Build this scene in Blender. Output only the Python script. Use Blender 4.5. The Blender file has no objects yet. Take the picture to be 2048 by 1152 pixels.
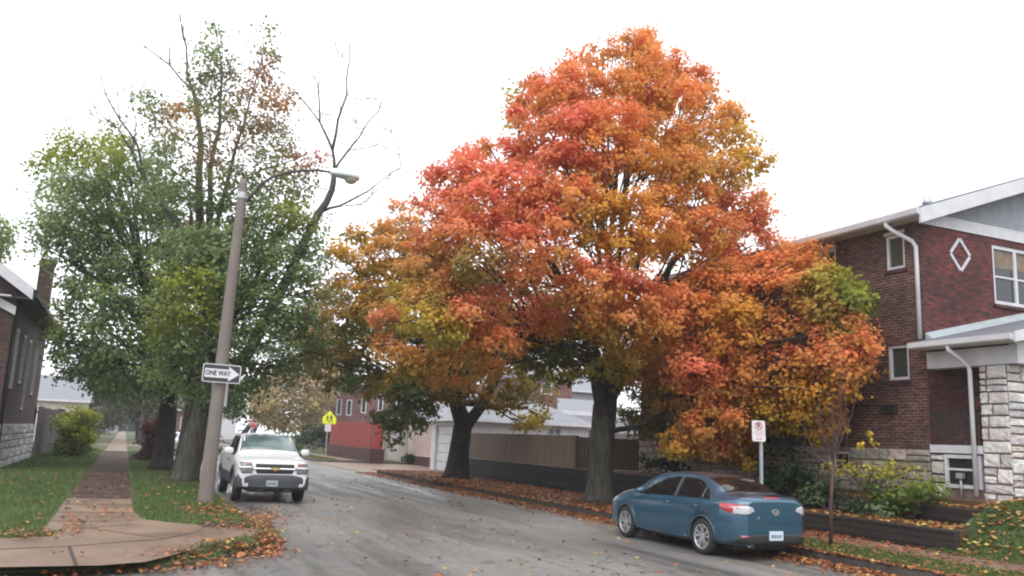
import bpy, bmesh, math, random
import numpy as np
from mathutils import Vector, Matrix
from mathutils.bvhtree import BVHTree
random.seed(7); RNG=np.random.default_rng(11)
SC=bpy.context.scene; COL=SC.collection
# ------------------------------------------------------------------ camera
F_,CX,CY,EYE=1690.,1024.,576.,1.9
ROLL=math.radians(2.5); PITCH=math.radians(10.2535); YAW=math.radians(23.9092)
def _basis():
    f=np.array([math.sin(YAW)*math.cos(PITCH),math.cos(YAW)*math.cos(PITCH),math.sin(PITCH)])
    r=np.array([math.cos(YAW),-math.sin(YAW),0.]); u=np.cross(r,f)
    c,s=math.cos(ROLL),math.sin(ROLL)
    return c*r+s*u,-s*r+c*u,f
CR,CU,CF=_basis()
cam=bpy.data.cameras.new('camera'); camo=bpy.data.objects.new('camera',cam); COL.objects.link(camo)
cam.sensor_width=36; cam.lens=F_/2048*36; cam.clip_end=3000; cam.clip_start=.1
camo.matrix_world=Matrix(((CR[0],CU[0],-CF[0],0),(CR[1],CU[1],-CF[1],0),(CR[2],CU[2],-CF[2],EYE),(0,0,0,1)))
SC.camera=camo
def ray(px,py): return CF+CR*(px-CX)/F_-CU*(py-CY)/F_
def gp(px,py,z=0.):
    d=ray(px,py); t=(z-EYE)/d[2]; return (d[0]*t,d[1]*t)
def atY(px,py,Y):
    d=ray(px,py); t=Y/d[1]; return Vector((d[0]*t,Y,EYE+d[2]*t))
# ------------------------------------------------------------------ world, sun, exposure
SUN_EL=math.radians(48); SUN_ROT=math.radians(200)
w=bpy.data.worlds.new("World"); SC.world=w; w.use_nodes=True
nt=w.node_tree; bg=nt.nodes['Background']
sky=nt.nodes.new('ShaderNodeTexSky'); sky.sky_type='NISHITA'; sky.sun_disc=False
sky.sun_elevation=SUN_EL; sky.sun_rotation=SUN_ROT; sky.air_density=1; sky.dust_density=4
mx=nt.nodes.new('ShaderNodeMix'); mx.data_type='RGBA'; mx.inputs[0].default_value=.93   # overcast deck over the sky
mx.inputs[7].default_value=(10.6,10.8,11.2,1)
nt.links.new(sky.outputs[0],mx.inputs[6]); nt.links.new(mx.outputs[2],bg.inputs[0]); bg.inputs[1].default_value=.12
sl=bpy.data.lights.new('sun','SUN'); sl.energy=1.5; sl.angle=math.radians(55); sl.color=(1,.97,.93)
so=bpy.data.objects.new('sun',sl); COL.objects.link(so)
sd=Vector((-.35,-.55,1.0)).normalized(); so.rotation_euler=sd.to_track_quat('Z','Y').to_euler()
vs=SC.view_settings; vs.view_transform='Standard'; vs.look='None'; vs.gamma=1; vs.exposure=.55
SC.cycles.filter_width=2.1
SC.cycles.max_bounces=9; SC.cycles.diffuse_bounces=6; SC.cycles.transmission_bounces=8; SC.cycles.transparent_max_bounces=8
# ------------------------------------------------------------------ materials
MATS={}
def srgb(r,g,b):
    f=lambda c:(c/255/12.92 if c<=10 else ((c/255+.055)/1.055)**2.4)
    return (f(r),f(g),f(b))
def newmat(name):
    m=bpy.data.materials.new(name); m.use_nodes=True; MATS[name]=m
    return m,m.node_tree,m.node_tree.nodes['Principled BSDF']
def N(nt,t,**k):
    n=nt.nodes.new(t)
    for a,b in k.items(): setattr(n,a,b)
    return n
def ramp(nt,fac,stops):
    r=N(nt,'ShaderNodeValToRGB'); e=r.color_ramp.elements
    while len(e)<len(stops): e.new(.5)
    for i,(p,c) in enumerate(stops): e[i].position=p; e[i].color=(*c[:3],1)
    nt.links.new(fac,r.inputs[0]); return r.outputs[0]
def pm(name,c1,c2=None,scale=3,rough=.7,bump=0,bscale=30,metal=0,coat=0,spec=.5,detail=5,stretch=(1,1,1),co='Object',roughvar=0):
    m,nt,b=newmat(name)
    b.inputs['Roughness'].default_value=rough; b.inputs['Metallic'].default_value=metal
    b.inputs['Coat Weight'].default_value=coat; b.inputs['Coat Roughness'].default_value=.05
    b.inputs['Specular IOR Level'].default_value=spec
    if c2 is None: c2=tuple(x*.82 for x in c1)
    tc=N(nt,'ShaderNodeTexCoord'); mp=N(nt,'ShaderNodeMapping'); mp.inputs['Scale'].default_value=stretch
    nt.links.new(tc.outputs[co],mp.inputs[0])
    n=N(nt,'ShaderNodeTexNoise'); n.inputs['Scale'].default_value=scale; n.inputs['Detail'].default_value=detail
    nt.links.new(mp.outputs[0],n.inputs[0])
    nt.links.new(ramp(nt,n.outputs[0],[(.33,c2),(.66,c1)]),b.inputs['Base Color'])
    if roughvar:
        mr=N(nt,'ShaderNodeMapRange'); mr.inputs[1].default_value=.35; mr.inputs[2].default_value=.65
        mr.inputs[3].default_value=rough-roughvar; mr.inputs[4].default_value=rough+roughvar
        nt.links.new(n.outputs[0],mr.inputs[0]); nt.links.new(mr.outputs[0],b.inputs['Roughness'])
    if bump:
        n2=N(nt,'ShaderNodeTexNoise'); n2.inputs['Scale'].default_value=bscale; n2.inputs['Detail'].default_value=6
        nt.links.new(mp.outputs[0],n2.inputs[0])
        bp=N(nt,'ShaderNodeBump'); bp.inputs['Strength'].default_value=bump; bp.inputs['Distance'].default_value=.03
        nt.links.new(n2.outputs[0],bp.inputs['Height']); nt.links.new(bp.outputs[0],b.inputs['Normal'])
    return m
def brick(name,c1,c2,mortar,bw=.215,bh=.075,ms=.009,stain=.5,dark=(.03,.012,.01)):
    m,nt,b=newmat(name); b.inputs['Roughness'].default_value=.8
    uv=N(nt,'ShaderNodeUVMap')
    t=N(nt,'ShaderNodeTexBrick'); t.inputs['Scale'].default_value=1; t.inputs['Brick Width'].default_value=bw
    t.inputs['Row Height'].default_value=bh; t.inputs['Mortar Size'].default_value=ms; t.inputs['Mortar Smooth'].default_value=.2
    t.inputs['Color1'].default_value=(*c1,1); t.inputs['Color2'].default_value=(*c2,1); t.inputs['Mortar'].default_value=(*mortar,1)
    nt.links.new(uv.outputs[0],t.inputs[0])
    # per-brick tone: coarse cells the size of a brick, and large weathering
    mp=N(nt,'ShaderNodeMapping'); mp.inputs['Scale'].default_value=(1/bw*.5,1/bh*.5,1); nt.links.new(uv.outputs[0],mp.inputs[0])
    wn=N(nt,'ShaderNodeTexNoise'); wn.inputs['Scale'].default_value=1.7; wn.inputs['Detail'].default_value=2; nt.links.new(mp.outputs[0],wn.inputs[0])
    wr=ramp(nt,wn.outputs[0],[(.35,(.5,.5,.5)),(.5,(1,1,1)),(.68,(1.5,1.35,1.3))])
    big=N(nt,'ShaderNodeTexNoise'); big.inputs['Scale'].default_value=.9; big.inputs['Detail'].default_value=6; nt.links.new(uv.outputs[0],big.inputs[0])
    br=ramp(nt,big.outputs[0],[(.35,(1-stain,1-stain,1-stain)),(.6,(1.1,1.1,1.1))])
    m1=N(nt,'ShaderNodeMix',data_type='RGBA',blend_type='MULTIPLY'); m1.inputs[0].default_value=1
    nt.links.new(t.outputs[0],m1.inputs[6]); nt.links.new(wr,m1.inputs[7])
    m2=N(nt,'ShaderNodeMix',data_type='RGBA',blend_type='MULTIPLY'); m2.inputs[0].default_value=1
    nt.links.new(m1.outputs[2],m2.inputs[6]); nt.links.new(br,m2.inputs[7]); nt.links.new(m2.outputs[2],b.inputs['Base Color'])
    bp=N(nt,'ShaderNodeBump'); bp.inputs['Strength'].default_value=.5; bp.inputs['Distance'].default_value=.01
    nt.links.new(t.outputs['Fac'],bp.inputs['Height']); bp.invert=True; nt.links.new(bp.outputs[0],b.inputs['Normal'])
    return m
def colmat(name,rough=.7,trans=0,spec=.3,bump=0,bscale=14,var=.15):
    m,nt,b=newmat(name); a=N(nt,'ShaderNodeAttribute'); a.attribute_name='Col'
    b.inputs['Roughness'].default_value=rough; b.inputs['Specular IOR Level'].default_value=spec
    tc=N(nt,'ShaderNodeTexCoord'); n=N(nt,'ShaderNodeTexNoise'); n.inputs['Scale'].default_value=bscale; n.inputs['Detail'].default_value=5
    nt.links.new(tc.outputs['Object'],n.inputs[0])
    rr=ramp(nt,n.outputs[0],[(.3,(1-var,)*3),(.7,(1+var,)*3)])
    mm=N(nt,'ShaderNodeMix',data_type='RGBA',blend_type='MULTIPLY'); mm.inputs[0].default_value=1
    nt.links.new(a.outputs[0],mm.inputs[6]); nt.links.new(rr,mm.inputs[7]); nt.links.new(mm.outputs[2],b.inputs['Base Color'])
    if bump:
        bp=N(nt,'ShaderNodeBump'); bp.inputs['Strength'].default_value=bump; bp.inputs['Distance'].default_value=.03
        nt.links.new(n.outputs[0],bp.inputs['Height']); nt.links.new(bp.outputs[0],b.inputs['Normal'])
    if trans:
        t=N(nt,'ShaderNodeBsdfTranslucent'); nt.links.new(mm.outputs[2],t.inputs[0])
        ms=N(nt,'ShaderNodeMixShader'); ms.inputs[0].default_value=trans
        nt.links.new(b.outputs[0],ms.inputs[1]); nt.links.new(t.outputs[0],ms.inputs[2])
        nt.links.new(ms.outputs[0],nt.nodes['Material Output'].inputs[0])
    return m
def glassmat(name,c=(.02,.025,.03),rough=.04):
    m,nt,b=newmat(name); b.inputs['Base Color'].default_value=(*c,1); b.inputs['Roughness'].default_value=rough
    b.inputs['Specular IOR Level'].default_value=.5; b.inputs['IOR'].default_value=1.5
    return m
def asphalt():
    m,nt,b=newmat('wet_asphalt'); L=nt.links.new; tc=N(nt,'ShaderNodeTexCoord')
    def noise(sc,det,st=(1,1,1),rough=.5,dist=0):
        mp=N(nt,'ShaderNodeMapping'); mp.inputs['Scale'].default_value=st; L(tc.outputs['Object'],mp.inputs[0])
        n=N(nt,'ShaderNodeTexNoise'); n.inputs['Scale'].default_value=sc; n.inputs['Detail'].default_value=det; n.inputs['Roughness'].default_value=rough; n.inputs['Distortion'].default_value=dist; L(mp.outputs[0],n.inputs[0]); return n.outputs[0]
    def mul(a,c,f=1):
        x=N(nt,'ShaderNodeMix',data_type='RGBA',blend_type='MULTIPLY'); x.inputs[0].default_value=f; L(a,x.inputs[6]); L(c,x.inputs[7]); return x.outputs[2]
    base=ramp(nt,noise(.35,9,(1,.35,1),.62,.6),[(.36,(.098,.094,.092)),(.52,(.145,.139,.132)),(.68,(.185,.177,.163))])
    agg=ramp(nt,noise(38,3,rough=.7),[(.35,(.62,.62,.62)),(.5,(1,1,1)),(.66,(1.5,1.48,1.42))])
    grain=ramp(nt,noise(7,6,rough=.7),[(.35,(.8,.8,.8)),(.65,(1.18,1.18,1.16))])
    streak=noise(.8,5,(2.2,.16,1),.6,.3); st=ramp(nt,streak,[(.38,(.72,.72,.73)),(.55,(1.05,1.05,1.05))])
    v=N(nt,'ShaderNodeTexVoronoi'); v.feature='DISTANCE_TO_EDGE'; v.inputs['Scale'].default_value=.28
    wp=N(nt,'ShaderNodeVectorMath'); wp.operation='ADD'; n3=N(nt,'ShaderNodeTexNoise'); n3.inputs['Scale'].default_value=1.3; n3.inputs['Detail'].default_value=6; L(tc.outputs['Object'],n3.inputs[0]); L(tc.outputs['Object'],wp.inputs[0]); L(n3.outputs[1],wp.inputs[1]); L(wp.outputs[0],v.inputs[0])
    cr=ramp(nt,v.outputs[0],[(0,(.35,.35,.35)),(.006,(.6,.6,.6)),(.012,(1,1,1))])
    L(mul(mul(mul(mul(base,agg),grain),st),cr,.7),b.inputs['Base Color'])
    mr=N(nt,'ShaderNodeMapRange'); mr.inputs[1].default_value=.35; mr.inputs[2].default_value=.6; mr.inputs[3].default_value=.28; mr.inputs[4].default_value=.62; L(streak,mr.inputs[0]); L(mr.outputs[0],b.inputs['Roughness'])
    bp=N(nt,'ShaderNodeBump'); bp.inputs['Strength'].default_value=.4; bp.inputs['Distance'].default_value=.02; L(noise(60,4,rough=.7),bp.inputs['Height']); L(bp.outputs[0],b.inputs['Normal'])
    return m
M={}
M['brick_red']=brick('house_brick',(.115,.040,.028),(.062,.024,.018),(.17,.135,.12),stain=.35)
M['brick_front']=brick('front_brick',(.15,.026,.022),(.06,.016,.014),(.035,.02,.018),stain=.35)
M['brick_left']=brick('left_brick',(.07,.03,.025),(.05,.022,.02),(.09,.07,.065),stain=.25)
M['brick_far']=brick('far_brick',(.17,.062,.057),(.13,.048,.045),(.17,.11,.10),stain=.2)
M['brick_base']=brick('base_brick',(.075,.022,.02),(.05,.016,.016),(.08,.05,.05),stain=.3)
M['white']=pm('white_paint',(.58,.58,.61),(.50,.50,.53),scale=2.5,rough=.5)
M['cream']=pm('cream_paint',(.55,.51,.44),(.47,.43,.37),scale=2,rough=.6)
M['pink']=pm('faded_pink_paint',(.50,.38,.36),(.43,.33,.31),scale=2,rough=.6)
M['stucco']=pm('grey_stucco',(.28,.29,.32),(.22,.23,.26),scale=4,rough=.9,bump=.4,bscale=60)
M['shingle']=pm('grey_shingle',(.16,.16,.185),(.10,.10,.12),scale=9,rough=.85,bump=.4,bscale=25,stretch=(1,4,1))
M['shingle_light']=pm('pale_shingle',(.23,.235,.26),(.175,.18,.20),scale=6,rough=.85,bump=.3)
M['shingle_dark']=pm('dark_shingle',(.05,.05,.055),(.03,.03,.034),scale=9,rough=.85,bump=.3)
M['flash']=pm('metal_flashing',(.42,.47,.5),(.33,.38,.4),scale=5,rough=.45,metal=.3)
M['glass']=glassmat('window_glass',(.03,.035,.035),.06)
M['curtain']=pm('drawn_blind',(.22,.17,.12),(.15,.11,.08),scale=5,rough=.8)
M['stain']=pm('stained_glass',(.045,.065,.05),(.045,.05,.05),scale=7,rough=.2,spec=.6)
M['dark']=pm('dark_opening',(.012,.011,.012),(.008,.008,.008),scale=3,rough=.8)
M['iron']=pm('black_iron',(.015,.014,.015),(.02,.02,.02),scale=20,rough=.5)
M['stone']=colmat('rock_faced_stone',rough=.85,bump=.9,bscale=9,var=.22)
M['mortar']=pm('brown_mortar',(.21,.15,.125),(.15,.10,.085),scale=12,rough=.95,bump=.4)
M['asphalt']=asphalt()
M['concrete']=pm('brown_concrete',(.205,.138,.094),(.125,.080,.055),scale=.8,rough=.5,bump=.15,bscale=60,roughvar=.12,detail=8)
M['concrete_shade_tint']=pm('shade_tinted_concrete',(.085,.055,.044),(.042,.029,.025),scale=2.2,rough=.9,bump=.5,bscale=30,spec=.2,detail=9)  # darkened concrete: the shade of the trees is painted into its colour
M['kerb']=pm('kerb_concrete',(.085,.072,.064),(.04,.034,.03),scale=6,rough=.75,bump=.3)
M['joint']=pm('joint_dirt',(.05,.035,.028),(.035,.025,.02),scale=10,rough=.95)
M['soil']=pm('grass_soil',(.075,.095,.035),(.045,.05,.022),scale=1.3,rough=.95,bump=.5,bscale=30,detail=9)
M['litterbed']=pm('leafy_bed',(.12,.055,.03),(.055,.05,.022),scale=2.4,rough=.95,bump=.7,bscale=26,detail=10)
M['timber']=pm('dark_retaining_wall',(.032,.022,.019),(.018,.013,.013),scale=3,rough=.85,bump=.5,bscale=18,stretch=(1,1,5))
M['blackwall']=pm('black_block_wall',(.026,.023,.026),(.015,.014,.017),scale=2.2,rough=.8,bump=.4,bscale=16,stretch=(1,1,3))
M['fence_tan']=pm('tan_fence_board',(.21,.158,.125),(.16,.12,.096),scale=2.5,rough=.85,bump=.2,stretch=(1,1,.2))
M['fence_brown']=pm('brown_fence_board',(.085,.05,.04),(.06,.035,.029),scale=2.5,rough=.85,bump=.2,stretch=(1,1,.2))
M['fence_red']=pm('red_fence_board',(.26,.035,.03),(.19,.028,.025),scale=1.5,rough=.8,bump=.2,stretch=(1,1,.2))
M['fence_grey']=pm('weathered_fence_board',(.075,.062,.062),(.045,.036,.036),scale=3,rough=.9,bump=.4,stretch=(1,1,.2))
M['pole']=pm('pole_concrete',(.185,.158,.143),(.15,.128,.116),scale=5,rough=.8,bump=.3,bscale=50,stretch=(1,1,.4))
M['galv']=pm('galvanised_steel',(.42,.45,.47),(.34,.37,.39),scale=8,rough=.4,metal=.5)
M['lamp']=pm('lamp_housing',(.66,.76,.76),(.58,.68,.68),scale=4,rough=.4)
M['lens']=pm('lamp_lens',(.45,.43,.38),(.38,.36,.31),scale=4,rough=.25)
M['signwhite']=pm('sign_white',(.66,.64,.66),(.60,.57,.60),scale=3,rough=.4)
M['signblack']=pm('sign_black',(.02,.022,.03),(.03,.03,.04),scale=3,rough=.4)
M['signred']=pm('sign_red',(.45,.03,.05),(.38,.03,.045),scale=3,rough=.4)
M['signpink']=pm('faded_print',(.50,.30,.34),(.45,.27,.31),scale=3,rough=.5)
M['signyellow']=pm('sign_fluorescent',(.72,.80,.02),(.66,.74,.02),scale=3,rough=.4)
M['bark']=pm('dark_bark',(.055,.044,.04),(.022,.018,.018),scale=6,rough=.95,bump=1,bscale=14,stretch=(1.6,1.6,.3),detail=8)
M['bark_mossy']=pm('grey_green_bark',(.095,.09,.07),(.04,.036,.03),scale=6,rough=.95,bump=1,bscale=14,stretch=(1.6,1.6,.3),detail=8)
M['deadwood']=pm('bare_grey_wood',(.085,.075,.075),(.045,.038,.04),scale=8,rough=.9,bump=.5)
M['torn']=pm('torn_wood',(.32,.15,.07),(.2,.09,.05),scale=8,rough=.9,bump=.5)
M['twig']=pm('reddish_twig',(.085,.04,.04),(.055,.028,.028),scale=8,rough=.85)
M['leaf']=colmat('leaf',rough=.55,trans=.48,spec=.15,var=.08)
M['litter']=colmat('fallen_leaf',rough=.5,trans=.1,spec=.3,var=.15)
M['blade']=colmat('grass_blade',rough=.6,trans=.3,spec=.2,var=.1)
M['tyre']=pm('tyre_rubber',(.018,.018,.019),(.012,.012,.012),scale=20,rough=.75)
M['alloy']=pm('alloy_rim',(.55,.56,.58),(.45,.46,.48),scale=5,rough=.3,metal=.7)
M['chrome']=pm('chrome',(.75,.76,.78),(.7,.7,.72),scale=5,rough=.12,metal=1)
M['cardark']=pm('black_plastic',(.014,.014,.016),(.02,.02,.022),scale=9,rough=.6)
M['cladding']=pm('grey_cladding',(.055,.06,.07),(.042,.046,.055),scale=9,rough=.6)
M['carglass']=glassmat('car_glass',(.008,.009,.01),.03)
M['windscreen']=pm('windscreen_glass',(.20,.27,.275),(.03,.042,.045),scale=1.15,rough=.1,coat=1,detail=4)  # pale and dark mottling paints reflections into the glass colour
M['blue']=pm('blue_car_paint',(.023,.080,.134),(.021,.075,.127),scale=1,rough=.3,metal=.35,coat=1)
M['whitecar']=pm('white_car_paint',(.66,.67,.67),(.62,.63,.635),scale=1,rough=.35,coat=.7)
M['silver']=pm('silver_car_paint',(.42,.44,.46),(.4,.42,.44),scale=1,rough=.3,metal=.5,coat=.8)
M['blackcar']=pm('black_car_paint',(.02,.021,.025),(.018,.018,.02),scale=1,rough=.25,coat=1)
M['redlens']=pm('red_lens',(.42,.015,.03),(.36,.012,.025),scale=6,rough=.12,coat=1)
M['clearlens']=pm('clear_lens',(.50,.52,.54),(.36,.38,.41),scale=14,rough=.1,coat=1)
M['headlens']=pm('head_lens',(.16,.17,.19),(.09,.09,.1),scale=14,rough=.08,coat=1)
M['amber']=pm('amber_lens',(.35,.12,.07),(.28,.10,.06),scale=8,rough=.12,coat=1)
M['plate']=pm('plate_blue_white',(.55,.66,.74),(.45,.55,.64),scale=5,rough=.4)
M['plategrey']=pm('plate_grey',(.42,.43,.45),(.3,.31,.33),scale=9,rough=.4)
M['plateink']=pm('plate_ink',(.12,.16,.25),(.1,.13,.2),scale=5,rough=.5)
M['gold']=pm('gold_emblem',(.55,.38,.12),(.48,.32,.1),scale=5,rough=.3,metal=.7)
# ------------------------------------------------------------------ mesh helpers
def tag(o,label=None,cat=None,group=None,kind=None):
    if label: o['label']=label
    if cat: o['category']=cat
    if group: o['group']=group
    if kind: o['kind']=kind
    return o
def empty(name,loc,label,cat,group=None,rz=0,kind=None):
    o=bpy.data.objects.new(name,None); COL.objects.link(o); o.location=loc; o.rotation_euler=(0,0,rz); o.empty_display_size=.3
    return tag(o,label,cat,group,kind)
def finish(name,me,mats,parent,smooth,rel):
    for m in (mats if isinstance(mats,(list,tuple)) else [mats]): me.materials.append(M[m] if isinstance(m,str) else m)
    if parent is not None and rel:
        q=parent; off=Vector(q.location)
        while q.parent: q=q.parent; off=off+Vector(q.location)
        me.transform(Matrix.Translation(-off))
    o=bpy.data.objects.new(name,me); COL.objects.link(o)
    if parent is not None: o.parent=parent
    if smooth: me.polygons.foreach_set('use_smooth',[True]*len(me.polygons))
    return o
def boxuv(me):
    n=len(me.loops); uv=me.uv_layers.new(name='UVMap')
    co=np.empty(len(me.vertices)*3); me.vertices.foreach_get('co',co); co=co.reshape(-1,3)
    vi=np.empty(n,dtype=np.int32); me.loops.foreach_get('vertex_index',vi)
    nor=np.empty(len(me.polygons)*3); me.polygons.foreach_get('normal',nor); nor=nor.reshape(-1,3)
    tot=np.empty(len(me.polygons),dtype=np.int32); me.polygons.foreach_get('loop_total',tot)
    pn=np.repeat(np.abs(nor),tot,axis=0); c=co[vi]; out=np.empty((n,2))
    ax=np.argmax(pn,axis=1)
    out[ax==0]=c[ax==0][:,[1,2]]; out[ax==1]=c[ax==1][:,[0,2]]; out[ax==2]=c[ax==2][:,[0,1]]
    uv.data.foreach_set('uv',out.ravel())
class MB:
    def __init__(s): s.v=[]; s.f=[]; s.mi=[]; s.c=[]
    def add(s,vs,fs,mi=0,col=None):
        b=len(s.v); s.v+= [tuple(p) for p in vs]
        for f in fs: s.f.append([b+i for i in f]); s.mi.append(mi); s.c.append(col)
        return s
    def box(s,x0,x1,y0,y1,z0,z1,mi=0,col=None):
        vs=[(x,y,z) for x in (x0,x1) for y in (y0,y1) for z in (z0,z1)]
        return s.add(vs,[(0,1,3,2),(4,6,7,5),(0,4,5,1),(2,3,7,6),(0,2,6,4),(1,5,7,3)],mi,col)
    def hexa(s,b,t,mi=0,col=None):   # 4 bottom + 4 top points
        n=len(b); vs=list(b)+list(t)
        fs=[tuple(reversed(range(n))),tuple(range(n,2*n))]+[(i,(i+1)%n,n+(i+1)%n,n+i) for i in range(n)]
        return s.add(vs,fs,mi,col)
    def prism(s,poly,ax,a,b,mi=0,col=None):  # poly 2d extruded along axis ax (0,1,2)
        def P(u,v,w): return {0:(w,u,v),1:(u,w,v),2:(u,v,w)}[ax]
        return s.hexa([P(u,v,a) for u,v in poly],[P(u,v,b) for u,v in poly],mi,col)
    def tube(s,pts,rad,n=8,mi=0,cap=True,col=None):
        pts=[Vector(p) for p in pts]; k=len(pts)
        if not hasattr(rad,'__len__'): rad=[rad]*k
        up=Vector((0,0,1)); rings=[]
        prev=None
        for i,p in enumerate(pts):
            t=(pts[min(i+1,k-1)]-pts[max(i-1,0)])
            if t.length<1e-9: t=Vector((0,0,1))
            t.normalize()
            if prev is None:
                a=t.cross(Vector((0,1,0)) if abs(t.y)<.9 else Vector((1,0,0))).normalized()
            else: a=(prev-t*prev.dot(t)).normalized()
            prev=a; b=t.cross(a)
            rings.append([p+(a*math.cos(2*math.pi*j/n)+b*math.sin(2*math.pi*j/n))*rad[i] for j in range(n)])
        vs=[q for r in rings for q in r]
        fs=[(i*n+j,i*n+(j+1)%n,(i+1)*n+(j+1)%n,(i+1)*n+j) for i in range(k-1) for j in range(n)]
        if cap: fs+= [tuple(reversed(range(n))),tuple(range((k-1)*n,k*n))]
        return s.add(vs,fs,mi,col)
    def lathe(s,prof,c,axis,n=24,mi=0):      # prof [(r,h)], around axis vector
        ax=Vector(axis).normalized(); a=ax.orthogonal().normalized(); b=ax.cross(a); c=Vector(c)
        vs=[c+ax*h+(a*math.cos(2*math.pi*j/n)+b*math.sin(2*math.pi*j/n))*r for r,h in prof for j in range(n)]
        k=len(prof)
        return s.add(vs,[(i*n+j,i*n+(j+1)%n,(i+1)*n+(j+1)%n,(i+1)*n+j) for i in range(k-1) for j in range(n)],mi)
    def build(s,name,mats,parent=None,smooth=False,bevel=0,rel=True,uv=True):
        me=bpy.data.meshes.new(name); me.from_pydata(s.v,[],s.f); me.update()
        bm=bmesh.new(); bm.from_mesh(me); bmesh.ops.recalc_face_normals(bm,faces=bm.faces); bm.to_mesh(me); bm.free()
        me.polygons.foreach_set('material_index',s.mi)
        if any(c is not None for c in s.c):
            a=me.color_attributes.new('Col','FLOAT_COLOR','CORNER')
            d=[]
            for p in me.polygons:
                c=s.c[p.index] or (1,1,1)
                d+= [*c[:3],1]*p.loop_total
            a.data.foreach_set('color',d)
        if uv: boxuv(me)
        o=finish(name,me,mats,parent,smooth,rel)
        if bevel:
            md=o.modifiers.new('bevel','BEVEL'); md.width=bevel; md.segments=2; md.limit_method='ANGLE'; md.angle_limit=math.radians(40)
        return o
def textmesh(name,body,size,mat,parent,M4,bold=.0,ext=.002,rel=False):
    cu=bpy.data.curves.new(name,'FONT'); cu.body=body; cu.size=size; cu.align_x='CENTER'; cu.align_y='CENTER'; cu.extrude=ext; cu.offset=bold
    t=bpy.data.objects.new(name,cu); COL.objects.link(t); dg=bpy.context.evaluated_depsgraph_get()
    me=bpy.data.meshes.new_from_object(t.evaluated_get(dg)); bpy.data.objects.remove(t)
    me.transform(M4)
    return finish(name,me,mat,parent,False,rel)
def frameM(o,x,z):   # matrix: local x -> x dir, local y -> z dir
    x=Vector(x).normalized(); z=Vector(z).normalized(); n=x.cross(z)
    return Matrix(((x.x,z.x,n.x,o[0]),(x.y,z.y,n.y,o[1]),(x.z,z.z,n.z,o[2]),(0,0,0,1)))
def pip(poly,pts):
    poly=np.asarray(poly,float); x,y=pts[:,0],pts[:,1]; ins=np.zeros(len(pts),bool)
    for i in range(len(poly)):
        x1,y1=poly[i]; x2,y2=poly[i-1]
        if y1==y2: continue
        c=((y1>y)!=(y2>y))&(x<(x2-x1)*(y-y1)/(y2-y1)+x1); ins^=c
    return ins
def edist(poly,pts):
    poly=np.asarray(poly,float); d=np.full(len(pts),1e9)
    for i in range(len(poly)):
        a=poly[i-1]; b=poly[i]; ab=b-a; t=np.clip(((pts-a)@ab)/(ab@ab+1e-9),0,1)
        d=np.minimum(d,np.linalg.norm(pts-(a+t[:,None]*ab),axis=1))
    return d
def leafmesh(name,C,Nrm,size,col,mat,parent=None,aspect=.85,kind=None,fold=.25):
    """one quad leaf (folded kite) per centre C with normal Nrm, numpy built"""
    n=len(C); r=RNG.normal(size=(n,3)); t=np.cross(Nrm,r); t/=np.linalg.norm(t,axis=1)[:,None]+1e-9
    b=np.cross(Nrm,t); s=size[:,None]*.5
    base=C-t*s; tip=C+t*s; m=C-t*s*.15
    l=m+b*s*aspect+Nrm*s*fold; rr=m-b*s*aspect+Nrm*s*fold
    V=np.stack([base,rr,tip,l],1).reshape(-1,3)
    if parent is not None: V=V-np.array(parent.location)
    me=bpy.data.meshes.new(name); me.vertices.add(n*4); me.vertices.foreach_set('co',V.ravel())
    me.loops.add(n*4); me.loops.foreach_set('vertex_index',np.arange(n*4,dtype=np.int32))
    me.polygons.add(n); me.polygons.foreach_set('loop_start',np.arange(0,n*4,4,dtype=np.int32))
    me.polygons.foreach_set('loop_total',np.full(n,4,dtype=np.int32))
    me.update(calc_edges=True)
    a=me.color_attributes.new('Col','FLOAT_COLOR','POINT')
    cc=np.ones((n,4)); cc[:,:3]=col; a.data.foreach_set('color',np.repeat(cc,4,axis=0).ravel())
    me.materials.append(M[mat]); o=bpy.data.objects.new(name,me); COL.objects.link(o)
    if parent is not None: o.parent=parent
    return o
def unit(v): return v/(np.linalg.norm(v,axis=1)[:,None]+1e-9)
def struct(name,mb,mats,**k): return tag(mb.build(name,mats,**k),kind='structure')
# ------------------------------------------------------------------ ground, road, kerbs, paving
g=MB(); g.add([(-440,-140,-.06),(440,-140,-.06),(440,440,-.06),(-440,440,-.06)],[(0,1,2,3)]); struct('ground',g,'soil')
def sheet(pts,z): m=MB(); m.add([(x,y,z) for x,y in pts],[tuple(range(len(pts)))]); return m
struct('road',sheet([(-90,-30),(90,-30),(90,13.4),(12.6,13.4),(12.6,260),(2.2,260),(2.2,17.6),(-.6,13.3),(-90,13.3)],0),'asphalt')
LB=[(2.6,240),(2.6,19.5)]+[gp(500,1043,0),gp(532,1058,0),gp(563,1076,0),gp(545,1092,0),gp(490,1108,0),gp(400,1128,0),gp(300,1139,0),gp(120,1143,0),gp(0,1147,0)]+[(-60,12.6),(-60,240)]
RBo=[(11.75,240),(11.75,57),(17,57),(60,57),(60,240)]
RB=[(60,-12),(13.4,-12),(12.3,-9),(11.75,-5),(11.75,42.2),(12.2,43.0),(16.9,43.3),(60,43.3)]
def offset(pts,d):   # inward offset by averaging normals
    out=[];n=len(pts)
    A=sum(pts[i-1][0]*pts[i][1]-pts[i][0]*pts[i-1][1] for i in range(n)); sg=1 if A>0 else -1
    for i in range(n):
        p0,p1,p2=Vector(pts[i-1]),Vector(pts[i]),Vector(pts[(i+1)%n])
        a=(p1-p0).normalized(); b=(p2-p1).normalized()
        na=Vector((-a.y,a.x))*sg; nb=Vector((-b.y,b.x))*sg; m=(na+nb); m/=max(.3,m.length**2/2)
        q=p1+m*d; out.append((q.x,q.y))
    return out
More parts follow.
